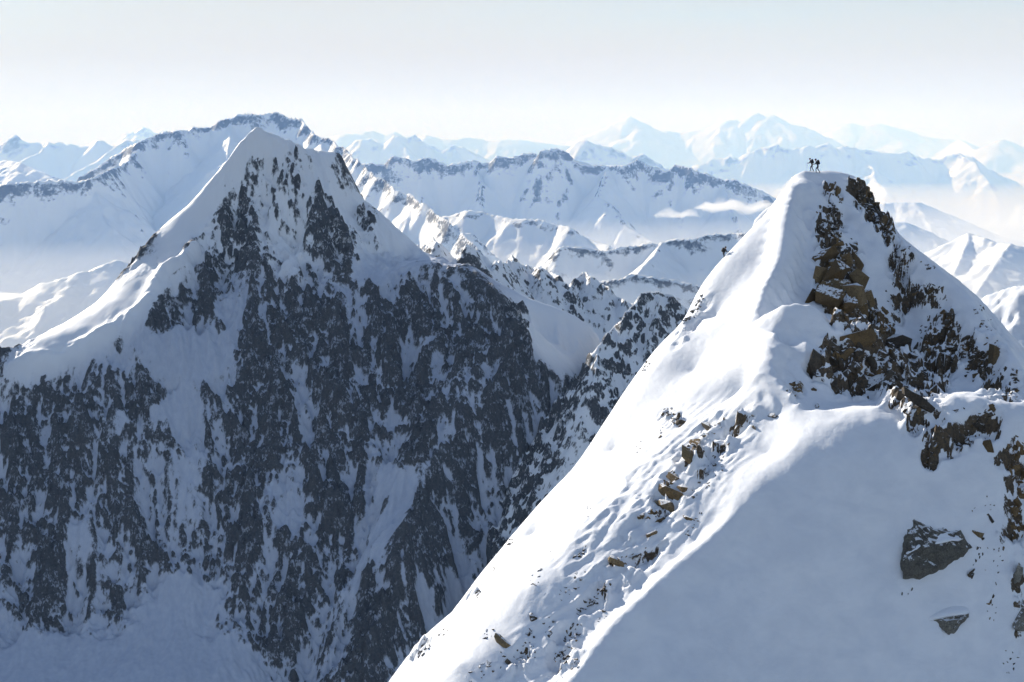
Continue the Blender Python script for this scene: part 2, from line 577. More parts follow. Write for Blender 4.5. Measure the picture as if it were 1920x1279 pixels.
# ------------------------------------------------------------------ materials of the land
M_FAR = alpine_material("far_rock_and_snow", 26.0, (0.10, 0.105, 0.115), (0.14, 0.14, 0.15), (0.07, 0.075, 0.085), 0.22, 0.5, 4.0)
M_MID = alpine_material("mid_rock_and_snow", 7.0, (0.085, 0.09, 0.10), (0.13, 0.13, 0.14), (0.05, 0.055, 0.065), 0.14, 0.55, 2.0)
M_PEAK = alpine_material("peak_rock_and_snow", 0.75, (0.075, 0.082, 0.098), (0.115, 0.112, 0.112), (0.034, 0.038, 0.048), 0.13, 0.42, 0.6, 0.55, (0.36, 0.42, 0.55), 0.4)  # the blue-grey snow tone carries the shade of the wall
M_NEAR = alpine_material("near_rock_and_snow", 0.10, (0.11, 0.085, 0.06), (0.18, 0.125, 0.07), (0.04, 0.035, 0.03), 0.06, 0.35, 0.06, 0.62, None, 1.0, 0.9)

# ------------------------------------------------------------------ the near summit
PL_A, PL_B, PL_C = P(1200, 705, 174), P(780, 1230, 144.5), P(1455, 650, 156.5)
PL_N = np.cross(PL_B - PL_A, PL_C - PL_A)
def on_lit_plane(u, v, off=0.0):
    d = P(u, v, 1.0)
    Y = (PL_N @ PL_A) / (PL_N @ d)
    p = P(u, v, Y); p[2] += off
    return p

near_lines = {
    "arete": [(1500, 347, 189), (1482, 385, 184.5), (1470, 445, 179), (1463, 482, 175.5), (1440, 535, 170), (1413, 605, 164)],
    "lip": [(1483, 335, 197), (1500, 328, 198), (1520, 324, 198.5), (1545, 322, 201), (1580, 331, 205), (1603, 345, 208),
            (1640, 382, 207.5), (1662, 425, 203), (1690, 455, 199.5), (1720, 479, 196.5), (1760, 506, 193), (1800, 532, 190),
            (1840, 564, 186), (1880, 610, 181), (1920, 655, 176), (1990, 740, 168)],
    "strip": [(1530, 343, 195), (1585, 374, 191.5), (1655, 430, 186.5), (1730, 488, 181.5), (1800, 547, 176.5), (1850, 610, 170.5),
              (1900, 680, 164), (1960, 770, 158)],
    "rib": [(1545, 385, 188), (1560, 450, 182.5), (1570, 520, 176), (1590, 590, 170), (1640, 640, 166)],
    "gully_r": [(1600, 410, 192), (1630, 450, 190), (1680, 530, 184.5), (1720, 610, 177.5), (1760, 690, 169.5), (1800, 735, 164)],
    "gully_l": [(1508, 400, 186.8), (1505, 450, 182.4), (1500, 520, 176.2), (1462, 585, 169)],
    "drift": [(1413, 606, 163.5), (1445, 585, 162), (1490, 568, 161), (1545, 582, 160.5), (1600, 605, 160.5), (1645, 628, 161)],
    "bowl": [(1456, 628, 157.6), (1478, 645, 156.2), (1510, 660, 155.3), (1537, 656, 155.8)],
    "arete2": [(1440, 613, 160), (1455, 650, 155.6), (1448, 690, 152.6), (1470, 725, 149.8), (1500, 755, 147.3), (1530, 768, 145.8)],
    "crest": [(1500, 770, 147.5), (1530, 769, 146.5), (1580, 768, 145.5), (1640, 766, 144.5), (1690, 777, 143.5), (1720, 757, 143.5),
              (1760, 746, 144), (1830, 756, 143.5), (1870, 772, 142.5), (1920, 790, 141.5), (1990, 800, 141)],
    "spur": [(1520, 778, 145), (1497, 825, 141.4), (1440, 900, 137.6), (1340, 1000, 134.2), (1240, 1086, 130.4), (1150, 1172, 126.3),
             (1065, 1279, 121), (990, 1380, 115.5)],
    "edge": [(1478, 350, 193), (1440, 396, 189.5), (1390, 451, 186.5), (1355, 491, 184.5), (1310, 546, 181.5), (1270, 619, 178.5),
             (1200, 706, 174), (1100, 851, 165.5), (1040, 931, 161), (960, 1011, 156), (880, 1111, 150.5), (780, 1232, 144.5),
             (700, 1330, 140)],
}
near_single = [
    (1500, 615, 158.6), (1560, 640, 158.0),
    (1560, 690, 157), (1600, 720, 155), (1680, 690, 160), (1650, 755, 151.5), (1740, 738, 160), (1700, 740, 153), (1560, 755, 150.5),
    (1850, 720, 164), (1920, 765, 157), (1800, 640, 171),
    (1570, 790, 142.4), (1640, 789, 141.8), (1590, 822, 140.2), (1660, 822, 140.3), (1590, 862, 138.1), (1520, 1000, 133.3), (1660, 880, 137.8), (1500, 1279, 125.5), (1800, 1279, 127.5), (1920, 1279, 129.5), (1700, 1050, 133.5),
    (1300, 1279, 122.8), (1800, 900, 137.5), (1800, 1000, 134.8), (1920, 1000, 137), (1920, 900, 139.5), (1870, 850, 139.5), (1860, 1100, 132.6),
    (1400, 1500, 117), (1900, 1500, 121), (1100, 1500, 113), (600, 1500, 122),
]
ctrl = []
for k, ln in near_lines.items():
    ctrl.append(smooth_line(PA(ln), 1.6))
ctrl.append(PA(near_single))
# convex shoulder of the sunlit slope: it rolls over towards the strewn slope right of it
for u, v, off in [(1340, 600, 0.3), (1300, 700, 0.3), (1150, 850, 0.3), (1000, 1010, 0.3), (880, 1150, 0.2)]:
    ctrl.append(on_lit_plane(u, v, off)[None])
ctrl.append(PA([(1390, 745, 155.5), (1330, 772, 153.3), (1240, 857, 147.6), (1120, 967, 140.6), (1000, 1097, 132.6), (860, 1247, 125)]))
ctrl.append(PA([(1440, 850, 143.0), (1420, 800, 147.0)]))
# flanks that keep the snow crests crisp
for nm, i0, offs in (("arete", 1, [(-2.4, 0.2, -2.0), (1.5, -0.7, -1.7)]), ("arete2", 1, [(-2.2, 0.2, -1.4), (1.2, -0.2, -1.3)]),
                     ("spur", 7, [(-1.6, 0.9, -0.9), (1.7, -1.2, -1.6)]), ("drift", 2, [(0.2, -1.4, -1.15), (-0.2, 1.3, -0.9)]),
                     ("strip", 3, [(-1.6, -0.5, -1.5), (1.0, 1.0, 0.05), (2.4, 1.8, -1.4)])):
    for p in smooth_line(PA(near_lines[nm]), 2.2)[i0:-1]:
        for o_ in offs:
            ctrl.append((p + np.array(o_))[None])
# the far sides fall away
back = []
for p in smooth_line(PA(near_lines["edge"]), 6.0):
    back.append(p + np.array([0.0, 5.0, -9.0])); back.append(p + np.array([0.0, 22.0, -44.0]))
for p in smooth_line(PA(near_lines["lip"]), 6.0)[3:]:
    back.append(p + np.array([5.0, 7.0, -6.5])); back.append(p + np.array([16.0, 26.0, -32.0]))
for p in PA(near_lines["lip"])[:3]:
    back.append(p + np.array([-4.0, 5.0, -6.0])); back.append(p + np.array([-12.0, 22.0, -30.0]))
ctrl.append(np.array(back))
NEAR = RBF(np.vstack(ctrl), c=0.03)

xs_n = np.arange(-26.0, 78.0, 0.19)
ys_n = np.arange(105.0, 224.0, 0.19)
XXn, YYn = np.meshgrid(xs_n, ys_n)
xn, yn = XXn.ravel(), YYn.ravel()
zb = NEAR(xn, yn)
un, vn = project(xn, yn, zb)

def blob_field(u, v, blobs, wu=0.0, seed=0):
    """sum of soft ellipses (u, v, ru, rv, angle in degrees, amount)"""
    f = np.zeros(len(u), np.float32)
    for (bu, bv, ru, rv, ang, amt) in blobs:
        c, s = math.cos(math.radians(ang)), math.sin(math.radians(ang))
        du, dv = u - bu, v - bv
        a = (du * c + dv * s) / ru; b = (-du * s + dv * c) / rv
        r = np.sqrt(a * a + b * b)
        f = f + amt * (1 - sstep(0.55, 1.25, r)).astype(np.float32)
    return f

# where rock shows through the snow on the near summit (places on the mountain, given as seen from the camera)
NEAR_ROCK = [
    (1908, 1085, 16, 60, 0, .7), (1885, 1000, 16, 26, 20, .5), (1600, 352, 16, 14, 30, .8), (1618, 372, 18, 18, 40, .9), (1880, 860, 24, 18, -30, .7), (1912, 1200, 12, 50, 0, .6),
    (1555, 430, 30, 55, 10, 1.0), (1575, 520, 50, 70, 0, 1.0), (1605, 590, 60, 40, 20, 1.0), (1645, 610, 30, 50, -20, .8),
    (1600, 690, 85, 60, 10, 1.0), (1680, 680, 50, 60, 0, .8), (1560, 670, 50, 30, -30, .7), (1700, 740, 60, 25, -15, .9),
    (1560, 360, 22, 14, 35, 1.0), (1640, 390, 45, 30, 50, 1.0), (1660, 430, 20, 35, -20, .9),
    (1690, 500, 28, 45, 0, .85), (1730, 552, 64, 24, -10, .9), (1772, 608, 34, 50, 0, .9), (1800, 660, 84, 36, 10, 1.0),
    (1850, 640, 34, 56, -30, .95), (1880, 715, 54, 36, 10, 1.0), (1760, 690, 34, 64, 10, .85), (1690, 580, 16, 40, 20, .6),
    (1735, 785, 50, 36, -20, .85), (1800, 815, 66, 32, -30, .95), (1850, 790, 36, 36, -30, .9), (1745, 840, 20, 44, 0, .8), (1905, 920, 22, 120, 0, .5),
    (1490, 730, 22, 14, 35, .7),
    (1260, 785, 28, 18, 10, .6), (1290, 860, 25, 28, -40, .6), (1250, 930, 45, 30, -45, .65), (1170, 1050, 35, 14, -20, .6),
    (1120, 1120, 40, 22, -40, .6), (1060, 1220, 35, 55, 20, .6), (960, 1250, 60, 25, -40, .45), (1200, 990, 60, 20, -45, .4),
    (1340, 830, 60, 40, -45, .5), (1390, 790, 40, 16, -35, .5), (1310, 900, 50, 14, -50, .5), (1200, 1060, 70, 18, -45, .5), (1300, 600, 14, 60, 35, .5), (790, 1215, 30, 14, -50, .5), (890, 1110, 20, 8, -50, .5),
]
NEAR_SMOOTH = [(1450, 480, 60, 120, 20, 1), (1500, 950, 250, 150, -30, 1), (1620, 820, 90, 40, 0, 1), (1430, 1150, 300, 150, -20, 1)]
rock_b = blob_field(un, vn, NEAR_ROCK)
rn = fbm(xn / 3.2, yn / 3.2, zb / 3.2, 5, 41)
rough_w = np.clip(rock_b, 0, 1)
sl = PA(near_lines["strip"])[1:]
d_strip = np.full(len(xn), 1e9)
for a_, b_ in zip(sl[:-1], sl[1:]):
    ab = (b_ - a_)[:2]
    tt = np.clip(((xn - a_[0]) * ab[0] + (yn - a_[1]) * ab[1]) / (ab @ ab), 0, 1)
    d_strip = np.minimum(d_strip, np.hypot(xn - a_[0] - tt * ab[0], yn - a_[1] - tt * ab[1]))
calm = sstep(0.6, 2.6, d_strip)                  # the wind-packed crest of the right ridge stays smooth
rough_w = rough_w * (0.35 + 0.65 * calm)
# snow drifts, wind ripples, runnels down the fall line
gx, gy = grad(zb.reshape(XXn.shape), xs_n, ys_n)
gx, gy = gx.ravel(), gy.ravel()
gl = gullies(xn, yn, gx, gy, 5.0, 3, 5, freq=1.0)
face = sstep(1500, 1350, un + 0.9 * (vn - 700)) * 0
lump = fbm(xn / 9, yn / 9, zb / 9, 3, 3) * 0.35 + fbm(xn / 2.2, yn / 2.2, zb / 2.2, 3, 9) * 0.07
litw = sstep(0, 220, (1455 - un) * 0.78 - (vn - 690) * 0.62 + 200)   # the wind-scoured sunlit flank is smoother
dz = lump * (0.50 - 0.38 * litw) + gl * 0.04
dz += fbm((xn + yn * 0.6) / 6.0, (yn - xn * 0.6) / 16.0, zb / 9.0, 4, 63, gain=0.55) * 0.30 * (1 - 0.6 * litw)
dz += fbm((xn - yn * 0.4) / 0.9, (yn + xn * 0.4) / 2.6, zb / 2.0, 3, 64) * 0.035
dz += rough_w * ((ridged(xn / 4.5, yn / 4.5, zb / 4.5, 5, 21) - 0.62) * 2.2 + np.abs(rn) * 0.7)
# the strewn slope left of the spur is lumpier
wl_ = blob_field(un, vn, [(1500, 360, 60, 40, 0, 1.0), (1480, 600, 120, 60, 0, .8), (1470, 700, 60, 90, 20, .8), (1400, 760, 90, 50, -30, .8)])
dz += wl_ * (ridged((xn + 0.5 * yn) / 3.4, (yn - 0.5 * xn) / 10.0, zb / 6.0, 3, 73) - 0.5) * 0.42    # wind-cut folds
strew = blob_field(un, vn, [(1220, 960, 290, 95, -48, 1.0), (1000, 1230, 150, 60, -48, .8)])
dz += strew * ((ridged((xn + .9 * yn) / 5.0, (yn - .9 * xn) / 1.8, zb / 3.0, 4, 77) - 0.5) * 0.34 + gl * 0.16)
edge_r = blob_field(un, vn, [(1800, 640, 170, 110, 30, 1.0), (1800, 810, 120, 60, 0, .8), (1880, 950, 60, 150, 0, .8)])
dz += edge_r * calm * (fbm(xn / 1.9, yn / 1.9, zb / 1.9, 4, 78) * 0.40)
zn = zb + dz
# terraces in the rock: blocky steps
rockm = rough_w * 1.0
stp = fbm(xn / 1.1, yn / 1.1, zn / 1.1, 3, 91)
zn += rockm * np.round(stp * 3.0) / 3.0 * 0.35
xr, yr = xn * 0.86 + yn * 0.5, yn * 0.86 - xn * 0.5
zn += rockm * (blocks(xr / 2.6 + stp * 0.2, yr / 1.7, 5) * 0.95 + blocks(xr / 1.1, yr / 0.8, 6) * 0.38)
# snow banked round the two boulders
for (bu, bv, ru, rv, am) in [(1752, 1035, 95, 75, 0.55), (1778, 1165, 60, 45, 0.4)]:
    zn += am * blob_field(un, vn, [(bu, bv - 8, ru, rv, -15, 1.0)]) * (0.6 + 0.4 * fbm(xn / 2.0, yn / 2.0, zb / 2.0, 3, 99))
gx, gy = grad(zn.reshape(XXn.shape), xs_n, ys_n)
st = np.hypot(gx, gy).ravel()
rockv = rough_w * 0.70 - 0.50 + (np.clip(st, 0, 3.0) - 1.0) * 0.40 * (rough_w > 0.02) + fbm(xn / 1.5, yn / 1.5, zn / 1.5, 4, 55) * 0.75 * (rough_w > 0.02)
rockv = np.where(rough_w < 0.03, -0.6, rockv)
near = grid_mesh("mountain", XXn, YYn, zn.reshape(XXn.shape), [M_NEAR], {"rock": np.clip(rockv, -0.6, 1.3)})
tag(near, "near snow summit with a sunlit white flank and brown rock ribs", "mountain", kind="structure")
ZN = zn.reshape(XXn.shape)

def near_height(x, y):
    fx = np.clip((x - xs_n[0]) / 0.19, 0, len(xs_n) - 2.001); fy = np.clip((y - ys_n[0]) / 0.19, 0, len(ys_n) - 2.001)
    i, j = int(fy), int(fx); a, b = fy - i, fx - j
    return ((ZN[i, j] * (1 - b) + ZN[i, j + 1] * b) * (1 - a) + (ZN[i + 1, j] * (1 - b) + ZN[i + 1, j + 1] * b) * a)

def near_hit(u, v, y0=106.0, y1=215.0, step=0.12):
    """first point of the near summit along the line of sight through a photo pixel"""
    d = P(u, v, 1.0)
    Y = np.arange(y0, y1, step)
    X_, Z_ = d[0] * Y, d[2] * Y
    fx = np.clip((X_ - xs_n[0]) / 0.19, 0, len(xs_n) - 2.001); fy = np.clip((Y - ys_n[0]) / 0.19, 0, len(ys_n) - 2.001)
    i, j = fy.astype(int), fx.astype(int); a, b = fy - i, fx - j
    H = ((ZN[i, j] * (1 - b) + ZN[i, j + 1] * b) * (1 - a) + (ZN[i + 1, j] * (1 - b) + ZN[i + 1, j + 1] * b) * a)
    k = np.argmax(Z_ < H)
    if not (Z_ < H).any():
        return None
    return np.array([X_[k], Y[k], H[k]])

def near_skyline(u, v0=300):
    """where the near summit first meets the line of sight in photo column u"""
    v = v0
    while v < 1279:
        h = near_hit(u, v)
        if h is not None:
            return v, h
        v += 1

# ------------------------------------------------------------------ the pyramid peak across the gap
peak_lines = {
    "left_sky": [(483, 240, 1690), (440, 288, 1678), (400, 334, 1668), (350, 388, 1655), (300, 430, 1642), (262, 464, 1632), (250, 482, 1626),
                 (200, 550, 1604), (165, 592, 1590), (120, 622, 1576), (70, 642, 1562), (0, 690, 1544), (-80, 745, 1525)],
    "cornice": [(372, 464, 1594), (350, 482, 1582), (302, 512, 1564), (286, 545, 1548), (260, 580, 1528), (210, 615, 1512), (130, 660, 1494),
                (20, 686, 1482), (-80, 735, 1464)],
    "right_sky": [(483, 240, 1690), (505, 255, 1688), (530, 265, 1686), (580, 284, 1690), (620, 288, 1698), (640, 291, 1702), (655, 318, 1702), (680, 364, 1694),
                  (700, 385, 1686), (760, 440, 1672), (812, 487, 1660), (850, 500, 1654), (900, 521, 1646), (950, 545, 1640), (1000, 570, 1632),
                  (1080, 602, 1620), (1122, 636, 1610), (1150, 700, 1600), (1170, 760, 1590)],
    "upper_rib": [(483, 240, 1690), (500, 275, 1680), (530, 310, 1668), (560, 350, 1655), (600, 400, 1640), (640, 440, 1630)],
    "rib_l": [(470, 280, 1682), (440, 350, 1662), (425, 420, 1632), (420, 470, 1606)],
    "gully_c": [(500, 390, 1646), (530, 440, 1622), (560, 480, 1602), (600, 500, 1592)],
    "wall_top": [(372, 500, 1588), (420, 490, 1588), (480, 470, 1586), (540, 490, 1582), (600, 512, 1580), (640, 518, 1578), (690, 535, 1576), (760, 512, 1586),
                 (820, 492, 1590), (870, 512, 1578), (910, 535, 1566), (940, 580, 1550), (978, 592, 1540), (1000, 622, 1530), (1030, 680, 1512),
                 (1062, 720, 1500), (1088, 760, 1488)],
    "left_wall_top": [(0, 712, 1474), (100, 695, 1482), (200, 642, 1498), (285, 580, 1524), (330, 535, 1556)],
    "spur": [(935, 600, 1536), (915, 680, 1496), (880, 770, 1462), (830, 850, 1432), (780, 925, 1408), (700, 1015, 1380), (655, 1130, 1346),
             (600, 1279, 1300), (560, 1400, 1262)],
    "rib2": [(790, 930, 1386), (740, 1060, 1346), (690, 1200, 1300), (660, 1330, 1262)],
    "couloir": [(1060, 800, 1490), (1010, 880, 1466), (960, 960, 1440), (890, 1060, 1398), (840, 1150, 1362), (780, 1279, 1310)],
    "wall_foot": [(-60, 1120, 1340), (60, 1170, 1330), (200, 1150, 1344), (330, 1080, 1372), (440, 1150, 1350), (520, 1279, 1304)],
    "bottom": [(-80, 1279, 1262), (150, 1279, 1268), (350, 1279, 1272), (450, 1279, 1290)],
}
peak_single = [
    (420, 620, 1530), (420, 760, 1480), (420, 900, 1430), (520, 640, 1520), (540, 800, 1462), (540, 950, 1412), (540, 1100, 1360),
    (640, 650, 1520), (660, 800, 1468), (660, 920, 1424), (760, 620, 1540), (770, 740, 1492), (800, 660, 1524), (850, 600, 1552),
    (200, 760, 1452), (100, 800, 1438), (100, 950, 1396), (250, 900, 1420), (300, 720, 1478), (330, 640, 1506), (0, 900, 1420), (30, 1050, 1370),
    (740, 450, 1652), (700, 470, 1632), (760, 490, 1640), (660, 400, 1672), (1000, 640, 1560), (1060, 660, 1570), (1100, 690, 1560), (1060, 610, 1606), (990, 600, 1590),
    (900, 900, 1446), (850, 1000, 1408), (970, 780, 1476), (720, 1140, 1336),
    (320, 480, 1590), (260, 540, 1556), (400, 400, 1642), (380, 440, 1622),
]
ctrl = [smooth_line(PA(l), 14.0) for l in peak_lines.values()]
ctrl.append(PA(peak_single))
back = []
for nm in ("left_sky", "right_sky"):
    for p in smooth_line(PA(peak_lines[nm]), 45.0):
        back.append(p + np.array([0, 55.0, -50.0])); back.append(p + np.array([0, 190.0, -230.0]))
ctrl.append(np.array(back))
PEAK = RBF(np.vstack(ctrl), c=1.0)
xs_p = np.arange(-660.0, 160.0, 1.15)
ys_p = np.concatenate([np.arange(1240.0, 1712.0, 0.95), np.arange(1712.0, 1900.0, 5.0)])
XXp, YYp = np.meshgrid(xs_p, ys_p)
xp, yp = XXp.ravel(), YYp.ravel()
zp = PEAK(xp, yp)
up_, vp_ = project(xp, yp, zp)
gx, gy = grad(zp.reshape(XXp.shape), xs_p, ys_p)
gx, gy = gx.ravel(), gy.ravel()
# the wall: how rocky each part is
PEAK_ROCK = [
    (345, 555, 70, 50, -20, .9), (300, 600, 30, 25, 0, .6), (400, 520, 40, 40, 0, .5), (480, 760, 75, 170, 5, 1.0), (560, 560, 65, 60, 0, .9), (260, 730, 70, 40, 0, .9), (90, 790, 110, 110, 0, .75),
    (90, 1100, 70, 80, 20, .95), (225, 1115, 40, 50, 0, .6), (640, 820, 70, 220, 5, .75), (610, 640, 60, 100, 0, .7), (720, 610, 60, 80, 0, .85), (800, 570, 50, 60, 0, .8),
    (860, 610, 50, 80, 10, .9), (760, 760, 70, 110, 0, .7), (900, 850, 60, 110, 10, .8), (950, 660, 45, 90, 0, .8), (1010, 720, 50, 70, 40, .5), (640, 1000, 40, 120, 5, .8),
    (700, 1170, 70, 110, 10, 1.0), (540, 1150, 80, 140, 0, .85), (790, 965, 16, 50, 0, 1.2), (380, 850, 70, 90, 0, .5), (200, 900, 90, 80, 0, .55), (300, 980, 80, 90, 0, .55),
    (60, 960, 80, 120, 0, .55), (430, 1000, 60, 120, 5, .5), (880, 960, 40, 80, 20, .7), (840, 880, 40, 60, 0, .5), (1130, 700, 20, 60, 0, .3),
    (440, 440, 25, 60, 10, .8), (420, 480, 40, 30, 0, .7), (540, 330, 40, 30, 45, .35), (590, 400, 50, 40, 45, .45), (640, 450, 60, 25, 50, .55), (540, 420, 30, 25, 0, .55),
    (470, 300, 25, 40, 20, .3), (650, 320, 30, 50, -60, .6), (690, 400, 25, 30, 45, .3), (700, 430, 30, 50, -45, .45), (600, 480, 60, 30, 20, .45), (500, 250, 14, 14, 0, .2),
    (255, 470, 10, 14, 0, .7), (450, 370, 25, 50, 10, .45),
]
PEAK_SNOW = [
    (570, 280, 110, 20, 14, -.45), (668, 340, 60, 18, 58, -.35),
    (483, 252, 60, 40, 0, -.75), (640, 310, 45, 40, 0, -.35),
    (520, 320, 150, 90, 35, -.26), (620, 370, 110, 60, 45, -.22), (690, 440, 120, 60, 45, -.2), (440, 330, 30, 60, 35, -.2), (560, 440, 90, 60, 20, -.15),
    (340, 650, 110, 50, 20, -1.0), (180, 610, 200, 45, -35, -1.6), (380, 370, 30, 120, 40, -1.2), (345, 900, 38, 130, 8, -.7), (220, 790, 40, 30, 30, -.6), (440, 850, 20, 30, 0, -.8),
    (180, 1250, 330, 60, 0, -1.3), (330, 1140, 90, 60, -30, -.6), (760, 450, 80, 35, 45, -1.0), (530, 450, 20, 70, -35, -.9), (740, 960, 200, 20, -55, -.5), (640, 1130, 160, 14, -65, -.55),
    (1000, 900, 30, 130, 25, -.9), (770, 1090, 60, 34, 50, -.55), (870, 800, 14, 60, 0, -.5), (1060, 640, 90, 70, 35, -1.3), (690, 500, 40, 40, 30, -.5), (650, 760, 20, 60, 10, -.4),
    (150, 1000, 30, 80, 10, -.5), (430, 680, 14, 120, 10, -.4), (720, 880, 25, 80, -25, -.5), (240, 920, 25, 60, 0, -.5), (330, 760, 25, 60, 30, -.5),
]
w1 = fbm(xp / 22, yp / 22, zp / 60, 4, 81, gain=0.6) * 34
w2 = fbm(xp / 22, yp / 22, zp / 60, 4, 82, gain=0.6) * 44
up_w, vp_w = up_ + w1, vp_ + w2                  # ragged borders
bias = blob_field(up_w, vp_w, PEAK_ROCK)
bias = np.clip(bias, 0, 1.2) + blob_field(up_w, vp_w, PEAK_SNOW)
wallw = sstep(-0.5, 0.5, bias + 0.35 * blob_field(up_, vp_, [(540, 380, 150, 120, 30, 1.0)]))
slope_w = np.clip(np.hypot(gx, gy) / 1.0, 0, 1.2)
keep = 1.0 - blob_field(up_, vp_, [(180, 600, 230, 60, -35, 1.0), (380, 370, 45, 160, 42, 1.0), (1000, 565, 180, 26, 27, .9), (760, 440, 90, 30, 45, .8), (650, 310, 60, 60, 0, .6), (483, 245, 40, 30, 0, .6)])
keep = np.clip(keep, 0.05, 1)
h = gullies(xp, yp, gx, gy, 125.0, 5, 11, freq=1.15, gain=0.6)
zz = zp + (1 - 2 * np.sqrt(np.clip(1 - h, 0, 2) * 0.5) + 0.25) * 30.0 * slope_w * keep * (0.5 + 0.5 * wallw)
xt = xp + 0.28 * zz                              # the ribs of the wall lean a little
zz += (ridged(xt / 62, yp / 62, zz / 210, 5, 13, gain=0.55) - 0.4) * 24.0 * keep * (0.08 + 0.92 * wallw)
zz += (ridged(xt / 21, yp / 21, zz / 85, 4, 15, gain=0.55) - 0.4) * 11.0 * keep * (0.04 + 0.96 * wallw)
zz += (ridged(xt / 8, yp / 8, zz / 30, 3, 16) - 0.4) * 5.0 * keep * (0.05 + 0.95 * wallw)
zz += fbm(xt / 5, yp / 5, zz / 9, 4, 19, gain=0.6) * 3.6 * keep * (0.04 + 0.96 * wallw)
# wind-built snow lips along the left shoulder and the saddle ridge
def line_dist(x, y, pts):
    d = np.full(len(x), 1e9)
    for a_, b_ in zip(pts[:-1], pts[1:]):
        ab = (b_ - a_)[:2]
        tt = np.clip(((x - a_[0]) * ab[0] + (y - a_[1]) * ab[1]) / (ab @ ab), 0, 1)
        d = np.minimum(d, np.hypot(x - a_[0] - tt * ab[0], y - a_[1] - tt * ab[1]))
    return d
lipn = 0.55 + 0.9 * np.clip(fbm(xp / 26, yp / 26, zp / 26, 3, 87), -.5, .6)
d_c = line_dist(xp, yp, smooth_line(PA(peak_lines["cornice"][:-1]), 14.0))
zz += 9.0 * lipn * np.exp(-(d_c / 8.0) ** 2)
d_s = line_dist(xp, yp, smooth_line(PA(peak_lines["right_sky"][10:17]), 14.0))
zz += 5.0 * np.exp(-(d_s / 10.0) ** 2)
# fluted snow under the cornice
fl = blob_field(up_, vp_, [(520, 330, 150, 100, 35, .7), (700, 440, 110, 50, 45, .7), (330, 650, 130, 60, 15, 1.0), (100, 720, 160, 40, -10, .4), (800, 1090, 70, 60, 40, .6), (980, 950, 60, 100, 20, .6)])
zz += fl * (gullies(xp, yp, gx, gy, 16.0, 3, 23, freq=1.0) * 3.2)
zz += fbm(xp / 60, yp / 60, zz / 60, 3, 29) * 3.0 * (1 - wallw)
gx2, gy2 = grad(zz.reshape(XXp.shape), xs_p, ys_p)
st = np.hypot(gx2, gy2).ravel()
ZZg = zz.reshape(XXp.shape)
cv = [(ZZg - box_blur(ZZg, r)).ravel() for r in (3, 9, 22, 48)]
cv = [np.clip(c / c.std(), -2.2, 2.2) for c in cv]
upw = blob_field(up_, vp_, [(550, 350, 190, 140, 35, 1.0)])
rk = 0.38 + 0.10 * upw + (bias - 0.15) * 0.52 + (np.clip(st, 0, 3.4) - 1.6) * 0.13 + (cv[0] * .08 + cv[1] * .12 + (cv[2] * .15 + cv[3] * .16) * (1 - 0.75 * upw)) * (bias > -0.6) \
    + 0.16 * fbm(xt / 9, yp / 9, zz / 40, 5, 31, gain=0.65) + 0.32 * fbm(xt / 40, yp / 40, zz / 110, 3, 37)
rk = np.where((bias < -0.95) | (d_c < 7.0) | (d_s < 14.0), -0.6, rk)
peak = grid_mesh("mountain", XXp, YYp, zz.reshape(XXp.shape), [M_PEAK], {"rock": np.clip(rk, -0.6, 1.3), "thin": sstep(455, 540, vp_w + 0.10 * np.abs(up_ - 560)) * np.clip(1 - blob_field(up_w * .25 + up_ * .75, vp_w * .25 + vp_ * .75, [(185, 590, 235, 62, -35, 1.0), (1050, 620, 120, 70, 35, 1.0)]), 0, 1)})  # thin: cover with painted-in shade on the wall; the lit left band is spared
tag(peak, "steep pyramid peak with a dark rock wall streaked with snow", "mountain", kind="structure")

# ------------------------------------------------------------------ ridges and ranges further back
def add_range(label, crests, u0, u1, y0, y1, nx, ny, mat, name="mountain_range", cat="mountain range", **kw):
    xa = [(u - CX) / F * yy for u in (u0, u1) for yy in (y0, y1)]
    pad = (max(xa) - min(xa)) * 0.03
    xs = np.linspace(min(xa) - pad, max(xa) + pad, nx)
    ys = np.linspace(y0, y1, ny)
    o = range_mountain(name, crests, xs, ys, mat=mat, **kw)
    return tag(o, label, cat, kind="structure")

# serrated rock ridge right behind the pyramid peak
c = crest_pts([(770, 480), (795, 461), (808, 452), (820, 447), (830, 458), (842, 476), (852, 486), (862, 472), (876, 470), (886, 466), (909, 481), (925, 495), (940, 500), (962, 483),
               (975, 489), (990, 497), (1031, 513), (1047, 519), (1067, 534), (1088, 517), (1108, 514), (1133, 538), (1169, 558), (1185, 572), (1240, 640)],
              [1800] * 12 + [1950] + [2050] * 12, 3.2, 9, 3)
add_range("serrated snow dusted rock ridge behind the saddle of the pyramid peak",
          [c] + spurs(c, 55, 180, 0.8, 4, 0.25, 1.2), 760, 1300, 1720, 2200, 420, 300, M_PEAK, slope=1.25, conc=400, floor=-900,
          gully=(34.0, 14.0), rough=16.0, unit=1.6, rock=(0.95, 1.0), rock_cap=3.0, seed=21, back=1.2)
